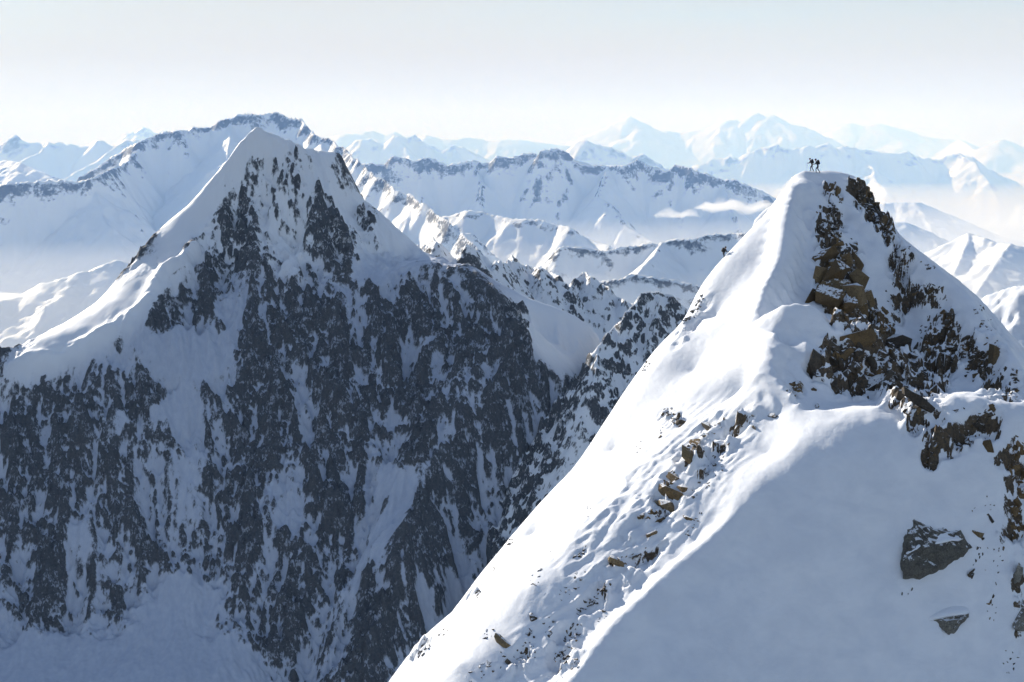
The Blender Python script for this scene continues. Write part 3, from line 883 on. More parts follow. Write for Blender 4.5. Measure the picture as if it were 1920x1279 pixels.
# dark tower between the pyramid peak and the near summit
c1 = crest_pts([(1234, 544), (1254, 549), (1283, 574), (1340, 660), (1400, 760)], [1560, 1570, 1575, 1580, 1590], 0.8, 10, 5)
c2 = crest_pts([(1234, 544), (1202, 552), (1185, 576), (1165, 600), (1140, 625), (1124, 645), (1116, 700), (1100, 760), (1075, 830), (1040, 900), (1000, 975), (950, 1060)],
               [1560, 1550, 1535, 1520, 1505, 1490, 1462, 1440, 1415, 1390, 1365, 1335], 0.8, 10, 6)
c3 = crest_pts([(1234, 550), (1225, 620), (1205, 700), (1180, 790)], [1558, 1520, 1480, 1440], 0.8, 10, 7)
add_range("dark rock tower rising between the two summits", [c1, (c2, 1.5), c3], 900, 1420, 1290, 1700, 360, 330, M_PEAK, name="mountain", cat="mountain",
          slope=1.6, conc=700, floor=-700, gully=(34.0, 14.0), rough=16.0, unit=1.6, rock=(1.15, 0.8), rock_cap=3.0, seed=33, back=1.2)
# snow slope at the right edge
c = crest_pts([(1700, 640), (1780, 595), (1834, 563), (1870, 546), (1920, 532), (2000, 515), (2080, 530)], [430, 425, 420, 418, 415, 412, 410], 0.15, 4, 8)
add_range("snow slope with scattered dark rocks at the right edge behind the near summit", [c], 1690, 2090, 330, 480, 220, 220, M_NEAR, name="hill", cat="slope",
          slope=0.75, conc=300, floor=-200, gully=(14.0, 1.6), rough=1.6, unit=0.7, rock=(1.05, 0.5), seed=35, floor_blend=8)

# flat-topped massif behind the pyramid peak
cA = crest_pts([(150, 330), (200, 300), (232, 280), (260, 267), (285, 253), (313, 243), (352, 245), (362, 237), (394, 233), (431, 218), (455, 212), (480, 212), (516, 211),
                (541, 219), (565, 223), (581, 243), (589, 251), (614, 257), (634, 269), (659, 288), (690, 318), (742, 355), (795, 379), (832, 408), (900, 470)],
               [6900, 7000, 7000, 7000, 7050, 7100, 7200, 7200, 7250, 7300, 7300, 7300, 7300, 7250, 7200, 7100, 7000, 6900, 6800, 6600, 6200, 5800, 5500, 5300, 5000], 5.0, 70, 11)
cB = crest_pts([(-60, 352), (0, 347), (41, 343), (69, 338), (114, 340), (163, 334), (203, 318), (224, 310), (260, 280)], [6200, 6200, 6250, 6300, 6300, 6350, 6500, 6700, 6950], 6.0, 70, 12)
cC = crest_pts([(-80, 300), (0, 298), (41, 305), (98, 335), (130, 370)], [8600, 8600, 8500, 8300, 8000])
cD = crest_pts([(-60, 575), (0, 566), (53, 549), (94, 530), (142, 513), (175, 505), (219, 486), (250, 500), (330, 540)], [4700, 4750, 4800, 4850, 4900, 4950, 5000, 5000, 4950], 2.0, 70, 13)
def floor_left(x, y):
    return -620.0 + (y - 5000) * 0.10 + 30 * np.sin(x / 300.0) - 700.0 * sstep(-900.0, 0.0, x)
add_range("flat topped snow massif behind the pyramid peak with glacier basin below", [cA, cB, (cC, .45), (cD, .45)] + spurs(cA, 800, 1300, 0.50, 14, 0.45) + spurs(cB, 600, 700, 0.45, 15, 0.4), -110, 1060, 4200, 8900, 560, 440, M_MID,
          slope=1.5, conc=3000, floor=floor_left, gully=(330.0, 38.0), rough=30.0, unit=9.0, rock=(1.12, 0.8), seed=41)
# central range
cA = crest_pts([(640, 330), (677, 308), (722, 306), (738, 292), (771, 298), (807, 294), (840, 306), (860, 302), (917, 302), (933, 290), (962, 296), (994, 284), (1011, 290), (1015, 281), (1040, 277), (1063, 280),
                (1076, 298), (1108, 306), (1141, 310), (1169, 308), (1198, 298), (1226, 314), (1254, 318), (1269, 310), (1297, 312), (1322, 324), (1354, 332), (1399, 343), (1423, 355), (1456, 371), (1520, 410)],
               8200, 5.0, 70, 16)
cB = crest_pts([(760, 430), (783, 424), (830, 405), (880, 391), (958, 408), (1019, 410), (1067, 424), (1104, 444), (1141, 462), (1180, 490)], [6300, 6300, 6250, 6200, 6100, 6000, 5950, 5900, 5850, 5800], 3.5, 70, 17)
add_range("long blue shaded range crossing the middle distance", [cA, (cB, .85)] + spurs(cA, 850, 1200, 0.50, 118, 0.3, 1.0) + spurs(cB, 700, 600, 0.45, 119, 0.3, 0.9), 600, 1600, 5000, 9400, 540, 360, M_MID,
          slope=1.5, conc=3000, floor=-700, gully=(330.0, 38.0), rough=30.0, unit=9.0, rock=(1.12, 0.8), seed=43)
# low smooth snow ridges in front of it
cA = crest_pts([(960, 545), (1011, 501), (1031, 481), (1051, 460), (1137, 467), (1185, 460), (1210, 456), (1242, 453), (1267, 446), (1300, 444), (1322, 440), (1395, 434), (1480, 440), (1560, 455)], 4700, 1.5, 40, 20)
cA2 = crest_pts([(1242, 453), (1225, 480), (1205, 500), (1193, 515)], [4700, 4500, 4350, 4250])
cB = crest_pts([(1050, 545), (1128, 526), (1157, 521), (1193, 514), (1234, 519), (1300, 530), (1380, 550)], 4200, 1.5, 40, 22)
add_range("low smooth snow ridges below the long middle range", [cA, (cA2, .8), cB], 930, 1600, 3600, 5200, 300, 260, M_MID,
          slope=1.3, conc=3000, floor=-800, gully=(260.0, 20.0), rough=14.0, unit=7.0, rock=(1.1, 0.7), seed=45)
# right-hand mid range and the snow peak
cA = crest_pts([(1600, 400), (1640, 382), (1679, 379), (1724, 379), (1761, 395), (1797, 416), (1854, 436), (1891, 452), (1960, 480)], 9800, 3, 60, 24)
cB = crest_pts([(1620, 430), (1667, 414), (1696, 414), (1736, 432), (1765, 456), (1800, 490)], 7200, 3, 50, 25)
add_range("hazy low ridges right of the near summit", [cA, cB], 1560, 2000, 6400, 10600, 300, 280, M_MID, slope=0.5, conc=1000, floor=-900,
          gully=(350.0, 45.0), rough=26.0, unit=10.0, rock=(1.7, 0.8), seed=47)
cA = crest_pts([(1720, 500), (1744, 481), (1773, 460), (1800, 447), (1818, 438), (1846, 448), (1874, 458), (1895, 456), (1920, 473), (1990, 500)], [5600, 5600, 5600, 5600, 5600, 5500, 5400, 5300, 5250, 5200], 2, 40, 26)
cA2 = crest_pts([(1895, 456), (1870, 490), (1850, 520), (1830, 550)], [5300, 5100, 4950, 4800])
cA3 = crest_pts([(1818, 438), (1805, 475), (1790, 510)], [5600, 5350, 5150])
add_range("white snow peak with sunlit slopes low at the right edge", [cA, (cA2, .4), (cA3, .45)], 1600, 2040, 4100, 6500, 300, 280, M_MID, slope=0.5, conc=900, floor=-800,
          gully=(300.0, 30.0), rough=22.0, unit=8.0, rock=(3.0, 0.8), seed=49)
# ranges at 15 km
cA = crest_pts([(1240, 335), (1301, 310), (1342, 298), (1370, 292), (1383, 296), (1415, 280), (1456, 271), (1484, 280), (1509, 276), (1530, 272), (1553, 266), (1566, 276), (1578, 273), (1602, 276), (1631, 282), (1687, 288),
                (1700, 284), (1728, 294), (1761, 298), (1797, 286), (1822, 294), (1854, 314), (1895, 335), (1920, 351), (2000, 380)], 15500, 6, 90, 28)
add_range("pale hazy range behind the climbers", [cA] + spurs(cA, 1300, 2600, 0.42, 129, 0.4, 0.8), 1200, 2040, 11500, 17500, 420, 240, M_FAR, slope=0.95, conc=7000, floor=-1500,
          gully=(800.0, 110.0), rough=60.0, unit=26.0, rock=(1.1, 0.8), seed=51)
cA = crest_pts([(600, 290), (653, 275), (668, 262), (683, 255), (722, 269), (738, 255), (763, 257), (777, 253), (795, 265), (828, 282), (852, 273), (868, 278), (909, 294), (980, 320)], 15500, 6, 90, 30)
cB = crest_pts([(1000, 310), (1059, 278), (1080, 265), (1100, 259), (1128, 273), (1157, 280), (1185, 296), (1206, 288), (1246, 310), (1300, 340)], 14000, 6, 90, 31)
add_range("pale blue peaks behind the long middle range", [cA, cB] + spurs(cA, 800, 2600, 0.38, 32, 0.6), 560, 1320, 11500, 17000, 340, 200, M_FAR, slope=1.0, conc=7000, floor=-1500,
          gully=(750.0, 110.0), rough=60.0, unit=26.0, rock=(1.1, 0.8), seed=53)
cA = crest_pts([(-80, 280), (0, 267), (24, 253), (45, 261), (61, 267), (110, 265), (134, 267), (150, 273), (171, 269), (187, 259), (211, 269), (240, 260), (300, 262), (380, 280)], 13500, 6, 90, 34)
cB = crest_pts([(190, 290), (224, 263), (240, 247), (252, 245), (270, 237), (291, 247), (303, 241), (330, 250), (400, 280)], 19000, 6, 120, 35)
add_range("jagged pale peaks on the skyline left of the massif", [cA, cB] + spurs(cA, 800, 2600, 0.38, 36, 0.6), -130, 460, 10500, 20500, 300, 260, M_FAR, slope=1.0, conc=7000, floor=-1500,
          gully=(750.0, 110.0), rough=60.0, unit=26.0, rock=(1.1, 0.8), seed=55)
# far silhouettes
cA = crest_pts([(1060, 270), (1104, 251), (1145, 241), (1165, 229), (1181, 218), (1195, 229), (1210, 239), (1230, 245), (1275, 249), (1318, 243), (1342, 231), (1381, 223), (1403, 231), (1412, 222), (1421, 212), (1428, 218), (1435, 221), (1444, 214),
                (1472, 227), (1513, 241), (1541, 257), (1600, 280)], 22000, 7, 180, 38)
add_range("faint blue mountains on the horizon with a twin topped summit", [cA] + spurs(cA, 2500, 6000, 0.3, 39, 0.6), 1020, 1660, 17500, 25000, 320, 140, M_FAR, slope=0.5, conc=6000, floor=-1800,
          gully=(1100.0, 110.0), rough=70.0, unit=34.0, rock=(1.1, 0.8), seed=57)
cA = crest_pts([(1520, 270), (1570, 249), (1598, 229), (1622, 237), (1647, 231), (1675, 237), (1708, 245), (1732, 257), (1800, 262), (1830, 284), (1850, 272), (1879, 262), (1920, 279), (1990, 290)], [27000] * 9 + [22000] * 5, 8, 220, 40)
add_range("faintest mountains on the horizon behind the near summit", [cA], 1480, 2040, 19000, 30000, 280, 160, M_FAR, slope=0.45, conc=6000, floor=-2000,
          gully=(1200.0, 110.0), rough=70.0, unit=34.0, rock=(1.1, 0.8), seed=59)
cA = crest_pts([(560, 280), (620, 257), (653, 251), (698, 243), (718, 251), (738, 245), (763, 257), (800, 252), (830, 262), (880, 258), (920, 264), (960, 260), (1020, 268), (1080, 275)], 21000, 8, 180, 42)
add_range("faint distant peaks on the horizon in the centre", [cA], 520, 1120, 17500, 24000, 280, 120, M_FAR, slope=0.5, conc=5000, floor=-2000,
          gully=(1000.0, 110.0), rough=70.0, unit=34.0, rock=(1.1, 0.8), seed=61)

# the valley land far below, one sheet to the horizon
t = NT("valley_ground")
pos = t.n("ShaderNodeNewGeometry").outputs["Position"]
t.bsdf(t.mix(t.ramp(t.noise(pos, 0.0006, 6, 0.6), [(0.4, (0, 0, 0)), (0.6, (1, 1, 1))]), (0.03, 0.04, 0.035), (0.22, 0.23, 0.25)), 0.8)
gs = np.linspace(-60000, 60000, 61)
GX, GY = np.meshgrid(gs, gs)
GZ = -2300 + fbm(GX.ravel() / 9000, GY.ravel() / 9000, GX.ravel() * 0, 3, 71).reshape(GX.shape) * 260
ground = grid_mesh("ground", GX, GY, GZ, [t.m])
tag(ground, "snowy valley land far below the peaks", "ground", kind="structure")

# ------------------------------------------------------------------ air
def volume_box(name, x0, x1, y0, y1, z0, z1, color, density, aniso, label, cat):
    t = NT(name)
    v = t.n("ShaderNodeVolumePrincipled")
    v.inputs["Color"].default_value = (*color, 1)
    v.inputs["Absorption Color"].default_value = (1, 1, 1, 1)     # scatters, does not absorb
    v.inputs["Density"].default_value = density
    v.inputs["Anisotropy"].default_value = aniso
    t.l(v.outputs[0], t.out.inputs["Volume"])
    vs = [(x, y, z) for z in (z0, z1) for y in (y0, y1) for x in (x0, x1)]
    fs = [(0, 2, 3, 1), (4, 5, 7, 6), (0, 1, 5, 4), (2, 6, 7, 3), (0, 4, 6, 2), (1, 3, 7, 5)]
    o = mesh_obj(name, vs, fs, t.m)
    return tag(o, label, cat, kind="stuff")
volume_box("haze", -61000, 61000, -61000, 61000, -2900, 900, (0.38, 0.63, 1.0), 0.000018, 0.0, "thin blue mountain haze filling the air", "haze")
volume_box("far_haze", -44500, 44500, 10650, 30950, -2855, 640, (0.36, 0.60, 1.0), 0.000085, 0.0, "thicker pale haze over the farthest ranges", "haze")
volume_box("valley_haze", -45000, 45000, 2700, 31000, -2860, 650, (0.28, 0.50, 1.0), 0.000068, 0.0, "blue haze over the ranges beyond the pyramid peak", "haze")
volume_box("valley_mist", -44000, 44000, 3550, 30900, -2850, -380, (1.0, 1.0, 1.0), 0.00034, 0.0, "pale mist lying in the valleys between the ranges", "mist")

# ------------------------------------------------------------------ loose and outcropping rock on the near summit
def rock_material(name, a, b, c, snow_level, snow_noise=0.5):
    t = NT(name)
    geo = t.n("ShaderNodeNewGeometry")
    pos = geo.outputs["Position"]
    info = t.n("ShaderNodeObjectInfo")
    n1 = t.noise(pos, 1.1, 6, 0.65)
    n2 = t.noise(pos, 7.0, 6, 0.7)
    base = t.mix(t.ramp(n1, [(0.35, (0, 0, 0)), (0.65, (1, 1, 1))]), a, b)
    base = t.mix(t.ramp(n2, [(0.40, (0, 0, 0)), (0.75, (1, 1, 1))]), base, c)
    hs = t.n("ShaderNodeHueSaturation")
    t.l(base, hs.inputs["Color"])
    t.l(t.math('ADD', 0.65, t.math('MULTIPLY', info.outputs["Random"], 0.7)), hs.inputs["Value"])
    sx = t.n("ShaderNodeSeparateXYZ")
    t.l(geo.outputs["Normal"], sx.inputs[0])
    nz = t.math('ADD', sx.outputs[2], t.math('MULTIPLY', t.math('SUBTRACT', t.noise(pos, 2.6, 5, 0.65), 0.5), snow_noise * 2))
    mr = t.n("ShaderNodeMapRange", interpolation_type='SMOOTHSTEP')
    t.l(nz, mr.inputs[0])
    mr.inputs[1].default_value = snow_level - 0.04; mr.inputs[2].default_value = snow_level + 0.04
    col = t.mix(mr.outputs[0], hs.outputs[0], SNOW)
    t.bsdf(col, 0.8, t.bump(t.math('ADD', t.math('MULTIPLY', n2, 0.6), n1), 0.30), 0.25)
    return t.m

M_BROWN = rock_material("brown_rock", (0.17, 0.115, 0.055), (0.25, 0.165, 0.075), (0.06, 0.045, 0.032), 0.82)
M_DARK = rock_material("dark_rock", (0.085, 0.07, 0.055), (0.15, 0.12, 0.085), (0.03, 0.026, 0.023), 0.74)
M_GREY = rock_material("grey_rock", (0.17, 0.16, 0.14), (0.33, 0.31, 0.25), (0.06, 0.057, 0.052), 0.80, 0.45)
M_OCHRE = rock_material("ochre_rock", (0.21, 0.145, 0.07), (0.27, 0.20, 0.105), (0.08, 0.06, 0.045), 0.84)

t = NT("snow_cover")
pos = t.n("ShaderNodeNewGeometry").outputs["Position"]
t.bsdf(SNOW, 0.65, t.bump(t.noise(pos, 3.0, 4, 0.6), 0.08), 0.25)
M_SNOW = t.m

def hull_mesh(name, pts, mat, jag=0):
    bm = bmesh.new()
    for p in pts:
        bm.verts.new(p)
    r = bmesh.ops.convex_hull(bm, input=bm.verts[:])
    bmesh.ops.delete(bm, geom=[v for v in bm.verts if not v.link_faces], context='VERTS')
    bmesh.ops.recalc_face_normals(bm, faces=bm.faces[:])
    me = bpy.data.meshes.new(name)
    bm.to_mesh(me); bm.free()
    me.materials.append(mat)
    return me

def rock_variants(mat, n, seed, slab=False):
    r = np.random.default_rng(seed)
    out = []
    for k in range(n):
        ext = np.array([1.0, r.uniform(.6, 1.0), r.uniform(.35, .6) if slab else r.uniform(.55, .95)])
        p = r.uniform(-1, 1, size=(16, 3))
        # push the points out to a rough box with cut corners
        m = np.abs(p).max(1, keepdims=True)
        l2 = np.linalg.norm(p, axis=1, keepdims=True)
        p = p / (m * 0.72 + l2 * 0.28) * r.uniform(.75, 1.0, size=(16, 1)) * ext * 0.5
        out.append(hull_mesh("rock", p, mat))
    return out

ROCKS = {k: (rock_variants(m, 9, i * 10 + 1), rock_variants(m, 9, i * 10 + 2, True))
         for i, (k, m) in enumerate((("brown", M_BROWN), ("dark", M_DARK), ("grey", M_GREY), ("ochre", M_OCHRE)))}

def near_normal(x, y, d=0.8):
    gx_ = (near_height(x + d, y) - near_height(x - d, y)) / (2 * d)
    gy_ = (near_height(x, y + d) - near_height(x, y - d)) / (2 * d)
    return Vector((-gx_, -gy_, 1)).normalized()

def put_rock(parent, u, v, size_px, kind, rnd, slab=None, stretch=1.0, lean=0.0, sink=0.22, aspect=None):
    """one rock bedded in the slope seen at photo pixel (u, v), about size_px wide"""
    h = near_hit(u, v)
    if h is None:
        return None
    slab = rnd.random() < 0.5 if slab is None else slab
    me = random.Random(int(u * 31 + v * 17)).choice(ROCKS[kind][1 if slab else 0])
    o = bpy.data.objects.new("rock", me)
    COL.objects.link(o)
    s = size_px * h[1] / F
    nrm = near_normal(h[0], h[1])
    q = nrm.to_track_quat('Z', 'Y').to_matrix()
    spin = Matrix.Rotation(lean + rnd.gauss(0, 0.35), 3, 'Z')
    tilt = Matrix.Rotation(rnd.gauss(0, 0.3), 3, 'X') @ Matrix.Rotation(rnd.gauss(0, 0.3), 3, 'Y')
    rot = q @ spin @ tilt
    sc = (s * stretch, s * (aspect or rnd.uniform(.6, .95)), s * rnd.uniform(.6, .9))
    mat = Matrix.Translation(Vector(h) - nrm * (s * sink * 0.5) - parent.location) @ rot.to_4x4() @ Matrix.Diagonal((*sc, 1))
    o.parent = parent
    o.matrix_local = mat
    return o

def outcrop(label, spots, kind="dark", seed=0, singles=(), name="rock_outcrop", cat="rock outcrop", group=None):
    """spots: (u, v, ru, rv, angle, count, smallest, largest); singles: (u, v, size, stretch, lean, kind)"""
    rnd = random.Random(seed)
    u0, v0 = (spots[0][0], spots[0][1]) if spots else (singles[0][0], singles[0][1])
    h = near_hit(u0, v0)
    if h is None: return None
    e = empty(name, h)
    tag(e, label, cat, group)
    for (u, v, su, st_, ln, kd) in singles:
        put_rock(e, u, v, su * 1.35, kd or kind, rnd, st_ > 1.75, min(st_, 1.45), ln, 0.05)
    for (u, v, ru, rv, ang, n, a, b) in spots:
        c, s = math.cos(math.radians(ang)), math.sin(math.radians(ang))
        for k in range(n):
            rr, th = math.sqrt(rnd.random()), rnd.random() * 2 * math.pi
            du, dv = rr * ru * math.cos(th), rr * rv * math.sin(th)
            sz = a + (b - a) * rnd.random() ** 2.4
            put_rock(e, u + du * c - dv * s, v + du * s + dv * c, sz, kind if rnd.random() < .8 else "brown", rnd,
                     None, rnd.uniform(1.0, 1.6), rnd.gauss(0.9, 0.7), 0.08)
    return e

outcrop("broken dark rock rib directly under the summit of the near peak", [(1556, 430, 26, 50, -12, 46, 6, 22), (1585, 470, 22, 30, 0, 20, 7, 22)], "dark", 1,
        [(1607, 493, 30, 1.3, 1.2, "brown"), (1545, 400, 14, 1.6, 1.2, None), (1600, 465, 18, 1.3, 1.3, None)])
outcrop("tallest brown block cliff in the middle of the near peak",
        [(1565, 520, 40, 50, 0, 40, 10, 30), (1595, 585, 44, 18, 10, 24, 8, 24)], "brown", 2,
        [(1612, 530, 34, 1.2, 1.4, "ochre"), (1570, 545, 34, 1.2, 1.3, "ochre"), (1540, 545, 30, 1.2, 1.5, "brown"), (1590, 500, 30, 1.2, 1.3, "brown"), (1620, 590, 30, 1.2, 1.2, "brown"), (1585, 575, 36, 1.1, 0.5, "brown"),
         (1534, 523, 34, 1.1, 1.4, "ochre"), (1566, 516, 42, 1.1, 1.5, "brown"), (1602, 560, 44, 1.0, 1.4, "ochre"), (1629, 562, 30, 1.2, 1.5, "ochre"),
         (1556, 566, 46, 1.0, 0.4, "brown"), (1523, 562, 30, 1.3, 1.3, "brown"), (1585, 540, 30, 1.1, 1.0, "brown"), (1548, 488, 34, 1.4, 0.2, "brown")])
outcrop("reddish brown rock step below the tallest block cliff", [(1655, 605, 22, 30, -30, 26, 7, 22)], "brown", 3, [(1650, 600, 28, 1.3, 1.0, "brown")])
outcrop("large dark broken outcrop in the hollow below the snow drift", [(1600, 690, 80, 46, 8, 70, 8, 30), (1680, 685, 40, 45, 0, 26, 7, 26)], "dark", 4,
        [(1640, 722, 52, 1.25, 0.8, "dark"), (1610, 643, 46, 1.9, 0.1, "brown"), (1560, 655, 26, 1.7, -0.3, None), (1678, 640, 36, 1.5, -0.5, None)])
outcrop("tilted dark slab between the snow bowl and the broken outcrop", [(1529, 680, 14, 16, 0, 7, 8, 18)], "dark", 5, [(1530, 679, 32, 1.5, -0.9, "dark")])
outcrop("small brown rocks poking out beside the snow crest under the bowl", [(1492, 730, 16, 10, 20, 10, 6, 16)], "brown", 6, [(1493, 729, 26, 1.5, 0.4, "brown"), (1526, 731, 10, 1.0, 0, "brown"), (1531, 763, 12, 1.6, 1.0, "dark")])
outcrop("pair of dark slanting slabs behind the saddle crest", [(1712, 752, 36, 12, -25, 16, 6, 18)], "dark", 7, [(1694, 745, 38, 1.6, -0.4, "dark"), (1722, 752, 44, 1.7, -0.5, "dark")])
outcrop("curved brown rock band on the snow dome beside the climbers", [(1556, 352, 10, 6, 35, 6, 5, 10), (1574, 372, 7, 12, -10, 6, 5, 10)], "brown", 8,
        [(1561, 353, 22, 1.6, 0.5, "brown"), (1571, 362, 18, 1.4, 0.9, "brown"), (1577, 375, 14, 1.4, 1.3, "brown")])
outcrop("dark jagged rocks along the skyline right of the climbers", [(1640, 395, 46, 18, 52, 90, 6, 20), (1660, 428, 8, 20, -25, 26, 6, 18), (1606, 344, 9, 6, 20, 9, 8, 16), (1622, 362, 10, 12, 0, 14, 7, 17)], "dark", 9)
outcrop("scattered dark rocks high on the shaded right flank near the sunlit strip", [(1690, 483, 22, 26, 0, 22, 5, 15), (1740, 500, 16, 6, 20, 7, 5, 12), (1685, 525, 12, 18, 0, 12, 4, 12)], "dark", 10)
outcrop("dark rock band like a dash across the right flank", [(1732, 552, 36, 13, -8, 26, 6, 18), (1668, 560, 20, 8, 60, 5, 4, 9)], "dark", 11)
outcrop("upright dark rocks in the middle of the right flank", [(1774, 600, 14, 24, -8, 20, 6, 18), (1735, 620, 12, 18, 20, 12, 5, 12)], "dark", 12)
outcrop("wide belt of dark rocks low on the right flank above the knob", [(1790, 655, 62, 24, 12, 58, 6, 20), (1830, 690, 26, 26, 0, 22, 6, 18), (1725, 705, 14, 26, 0, 14, 5, 14)], "dark", 13)
outcrop("triangular brown block on the right flank ridge", [(1862, 650, 12, 24, -15, 10, 6, 14)], "brown", 14, [(1862, 668, 34, 1.1, 1.4, "ochre")])
outcrop("chain of dark rocks at the foot of the sunlit strip near the right edge", [(1835, 580, 10, 10, 0, 8, 5, 12), (1850, 610, 14, 12, 30, 10, 5, 13), (1890, 705, 28, 14, 10, 20, 6, 16), (1905, 735, 14, 20, 0, 12, 5, 14)], "dark", 15)
outcrop("little dark rock tooth on the right skyline above the far white peak", [(1803, 521, 4, 9, 0, 9, 5, 11), (1811, 536, 6, 6, 30, 6, 4, 9)], "dark", 16)
outcrop("jagged rocks on the knob at the right end of the saddle crest", [(1720, 770, 22, 22, -40, 16, 5, 16), (1795, 770, 14, 6, 0, 5, 5, 12), (1815, 820, 44, 13, -38, 30, 6, 20), (1850, 775, 18, 14, -30, 12, 6, 18), (1744, 845, 12, 34, 10, 20, 5, 14)], "dark", 17,
        [(1855, 838, 20, 1.4, -0.8, "brown")])
outcrop("rock rib at the right edge above the big boulder", [(1908, 880, 14, 60, 0, 30, 6, 24), (1910, 985, 14, 40, 0, 26, 6, 24), (1895, 860, 12, 30, 0, 10, 5, 12)], "brown", 18)
outcrop("grey pointed rock cut by the right edge below the rib", [], "grey", 19, [(1908, 1080, 26, 1.6, 1.3, "grey"), (1912, 1165, 40, 1.2, 1.2, "grey"), (1916, 1130, 20, 1.4, 1.4, "grey")])
outcrop("little stones strewn between the boulders and the right edge", [(1868, 1060, 30, 40, 0, 14, 4, 9), (1700, 1110, 14, 10, 0, 3, 5, 9), (1862, 1150, 14, 30, 0, 9, 4, 10), (1895, 1240, 16, 30, 0, 12, 4, 10), (1840, 950, 26, 20, 0, 8, 4, 9)], "dark", 31)
outcrop("line of small stones leading up from the big boulder", [(1835, 1040, 8, 30, 20, 8, 5, 10), (1822, 1078, 6, 8, 0, 4, 6, 12)], "dark", 20, [(1858, 972, 14, 2.0, 1.1, "dark"), (1832, 1004, 16, 1.5, 0.3, "ochre"), (1822, 1080, 14, 2.0, 1.2, "dark")])
outcrop("dark rock ledge jutting from the sunlit slope", [(1252, 775, 14, 10, 10, 14, 5, 14), (1270, 793, 18, 6, 20, 12, 5, 14), (1243, 812, 5, 16, 10, 6, 4, 9)], "dark", 21, [(1276, 795, 18, 1.6, 0.3, "dark"), (1260, 766, 10, 1.2, 0, "dark")])
outcrop("round brown rock with dark top on the strewn slope", [(1297, 840, 18, 8, -20, 10, 5, 12)], "dark", 22, [(1290, 864, 38, 1.1, 0.2, "ochre"), (1302, 832, 20, 1.5, -0.2, "brown")])
outcrop("brown rock group lower down the strewn slope below the round rock", [(1255, 900, 20, 16, -40, 14, 6, 16), (1222, 968, 26, 8, -20, 14, 5, 13)], "brown", 23,
        [(1246, 948, 42, 1.2, -0.7, "ochre"), (1258, 925, 36, 1.6, -0.3, "brown"), (1262, 897, 20, 1.4, -0.5, "brown"), (1236, 975, 22, 1.4, 0.1, "brown"), (1278, 915, 20, 1.4, -1.0, "brown")])
outcrop("thin brown rock ledges low on the strewn slope", [(1165, 1052, 30, 8, -12, 12, 5, 14), (1208, 1040, 16, 6, -50, 7, 4, 11)], "brown", 24,
        [(1160, 1058, 30, 1.9, -0.1, "ochre"), (1225, 1003, 18, 2.2, -0.6, "brown"), (1190, 1045, 18, 1.9, -0.3, "dark")])
outcrop("dark rock steps at the lower end of the strewn slope", [(1115, 1125, 42, 9, -42, 34, 5, 15), (1130, 1155, 6, 20, 20, 8, 5, 12), (1065, 1210, 16, 46, 28, 44, 5, 14), (1080, 1250, 10, 14, 0, 12, 5, 12)], "dark", 25)
outcrop("stones dotted over the upper strewn slope beside the snow spur", [(1330, 815, 40, 12, -45, 16, 4, 11), (1350, 860, 36, 22, -45, 18, 4, 11), (1320, 910, 36, 12, -50, 14, 4, 9), (1395, 790, 26, 10, -30, 10, 4, 10), (1300, 985, 30, 8, -55, 12, 4, 9)], "dark", 26,
        [(1325, 803, 20, 1.7, -0.6, "dark"), (1448, 780, 14, 2.0, -0.6, "dark"), (1415, 804, 10, 1.1, 0, "dark"), (1290, 973, 14, 1.7, -0.4, "brown")])
outcrop("stones dotted over the lower strewn slope near the bottom of the picture", [(1000, 1200, 60, 18, -45, 22, 4, 12), (920, 1250, 60, 14, -30, 20, 4, 11), (1070, 1100, 40, 14, -45, 16, 4, 10), (1090, 1040, 20, 10, -50, 9, 4, 12), (985, 1230, 20, 14, 0, 10, 5, 13)], "dark", 27,
        [(942, 1207, 26, 1.6, -0.2, "ochre"), (1000, 1160, 16, 2.0, -1.1, "dark"), (957, 1245, 18, 1.4, -0.8, "dark")])
outcrop("small shadowed stones sticking out of the bright sunlit slope", [(1095, 960, 12, 24, 45, 8, 4, 9), (1010, 1080, 10, 24, 40, 10, 4, 10), (915, 1190, 10, 16, 45, 8, 4, 8), (1195, 840, 10, 16, 45, 8, 4, 10), (1030, 1038, 4, 4, 0, 1, 4, 6)], "dark", 28)
outcrop("dark rocks on the edge of the sunlit slope below the lone climber", [(1298, 588, 8, 34, 35, 22, 4, 10), (1310, 560, 6, 12, 35, 7, 4, 8), (1212, 688, 5, 14, 35, 9, 5, 11)], "dark", 29)
outcrop("dark rocks on the lower left edge of the sunlit slope", [(957, 1018, 7, 7, 0, 7, 6, 13), (930, 1060, 6, 22, 35, 9, 4, 9), (892, 1117, 6, 12, 30, 9, 5, 11), (828, 1188, 14, 6, -25, 9, 5, 12), (792, 1222, 18, 8, -35, 12, 5, 12)], "dark", 30)

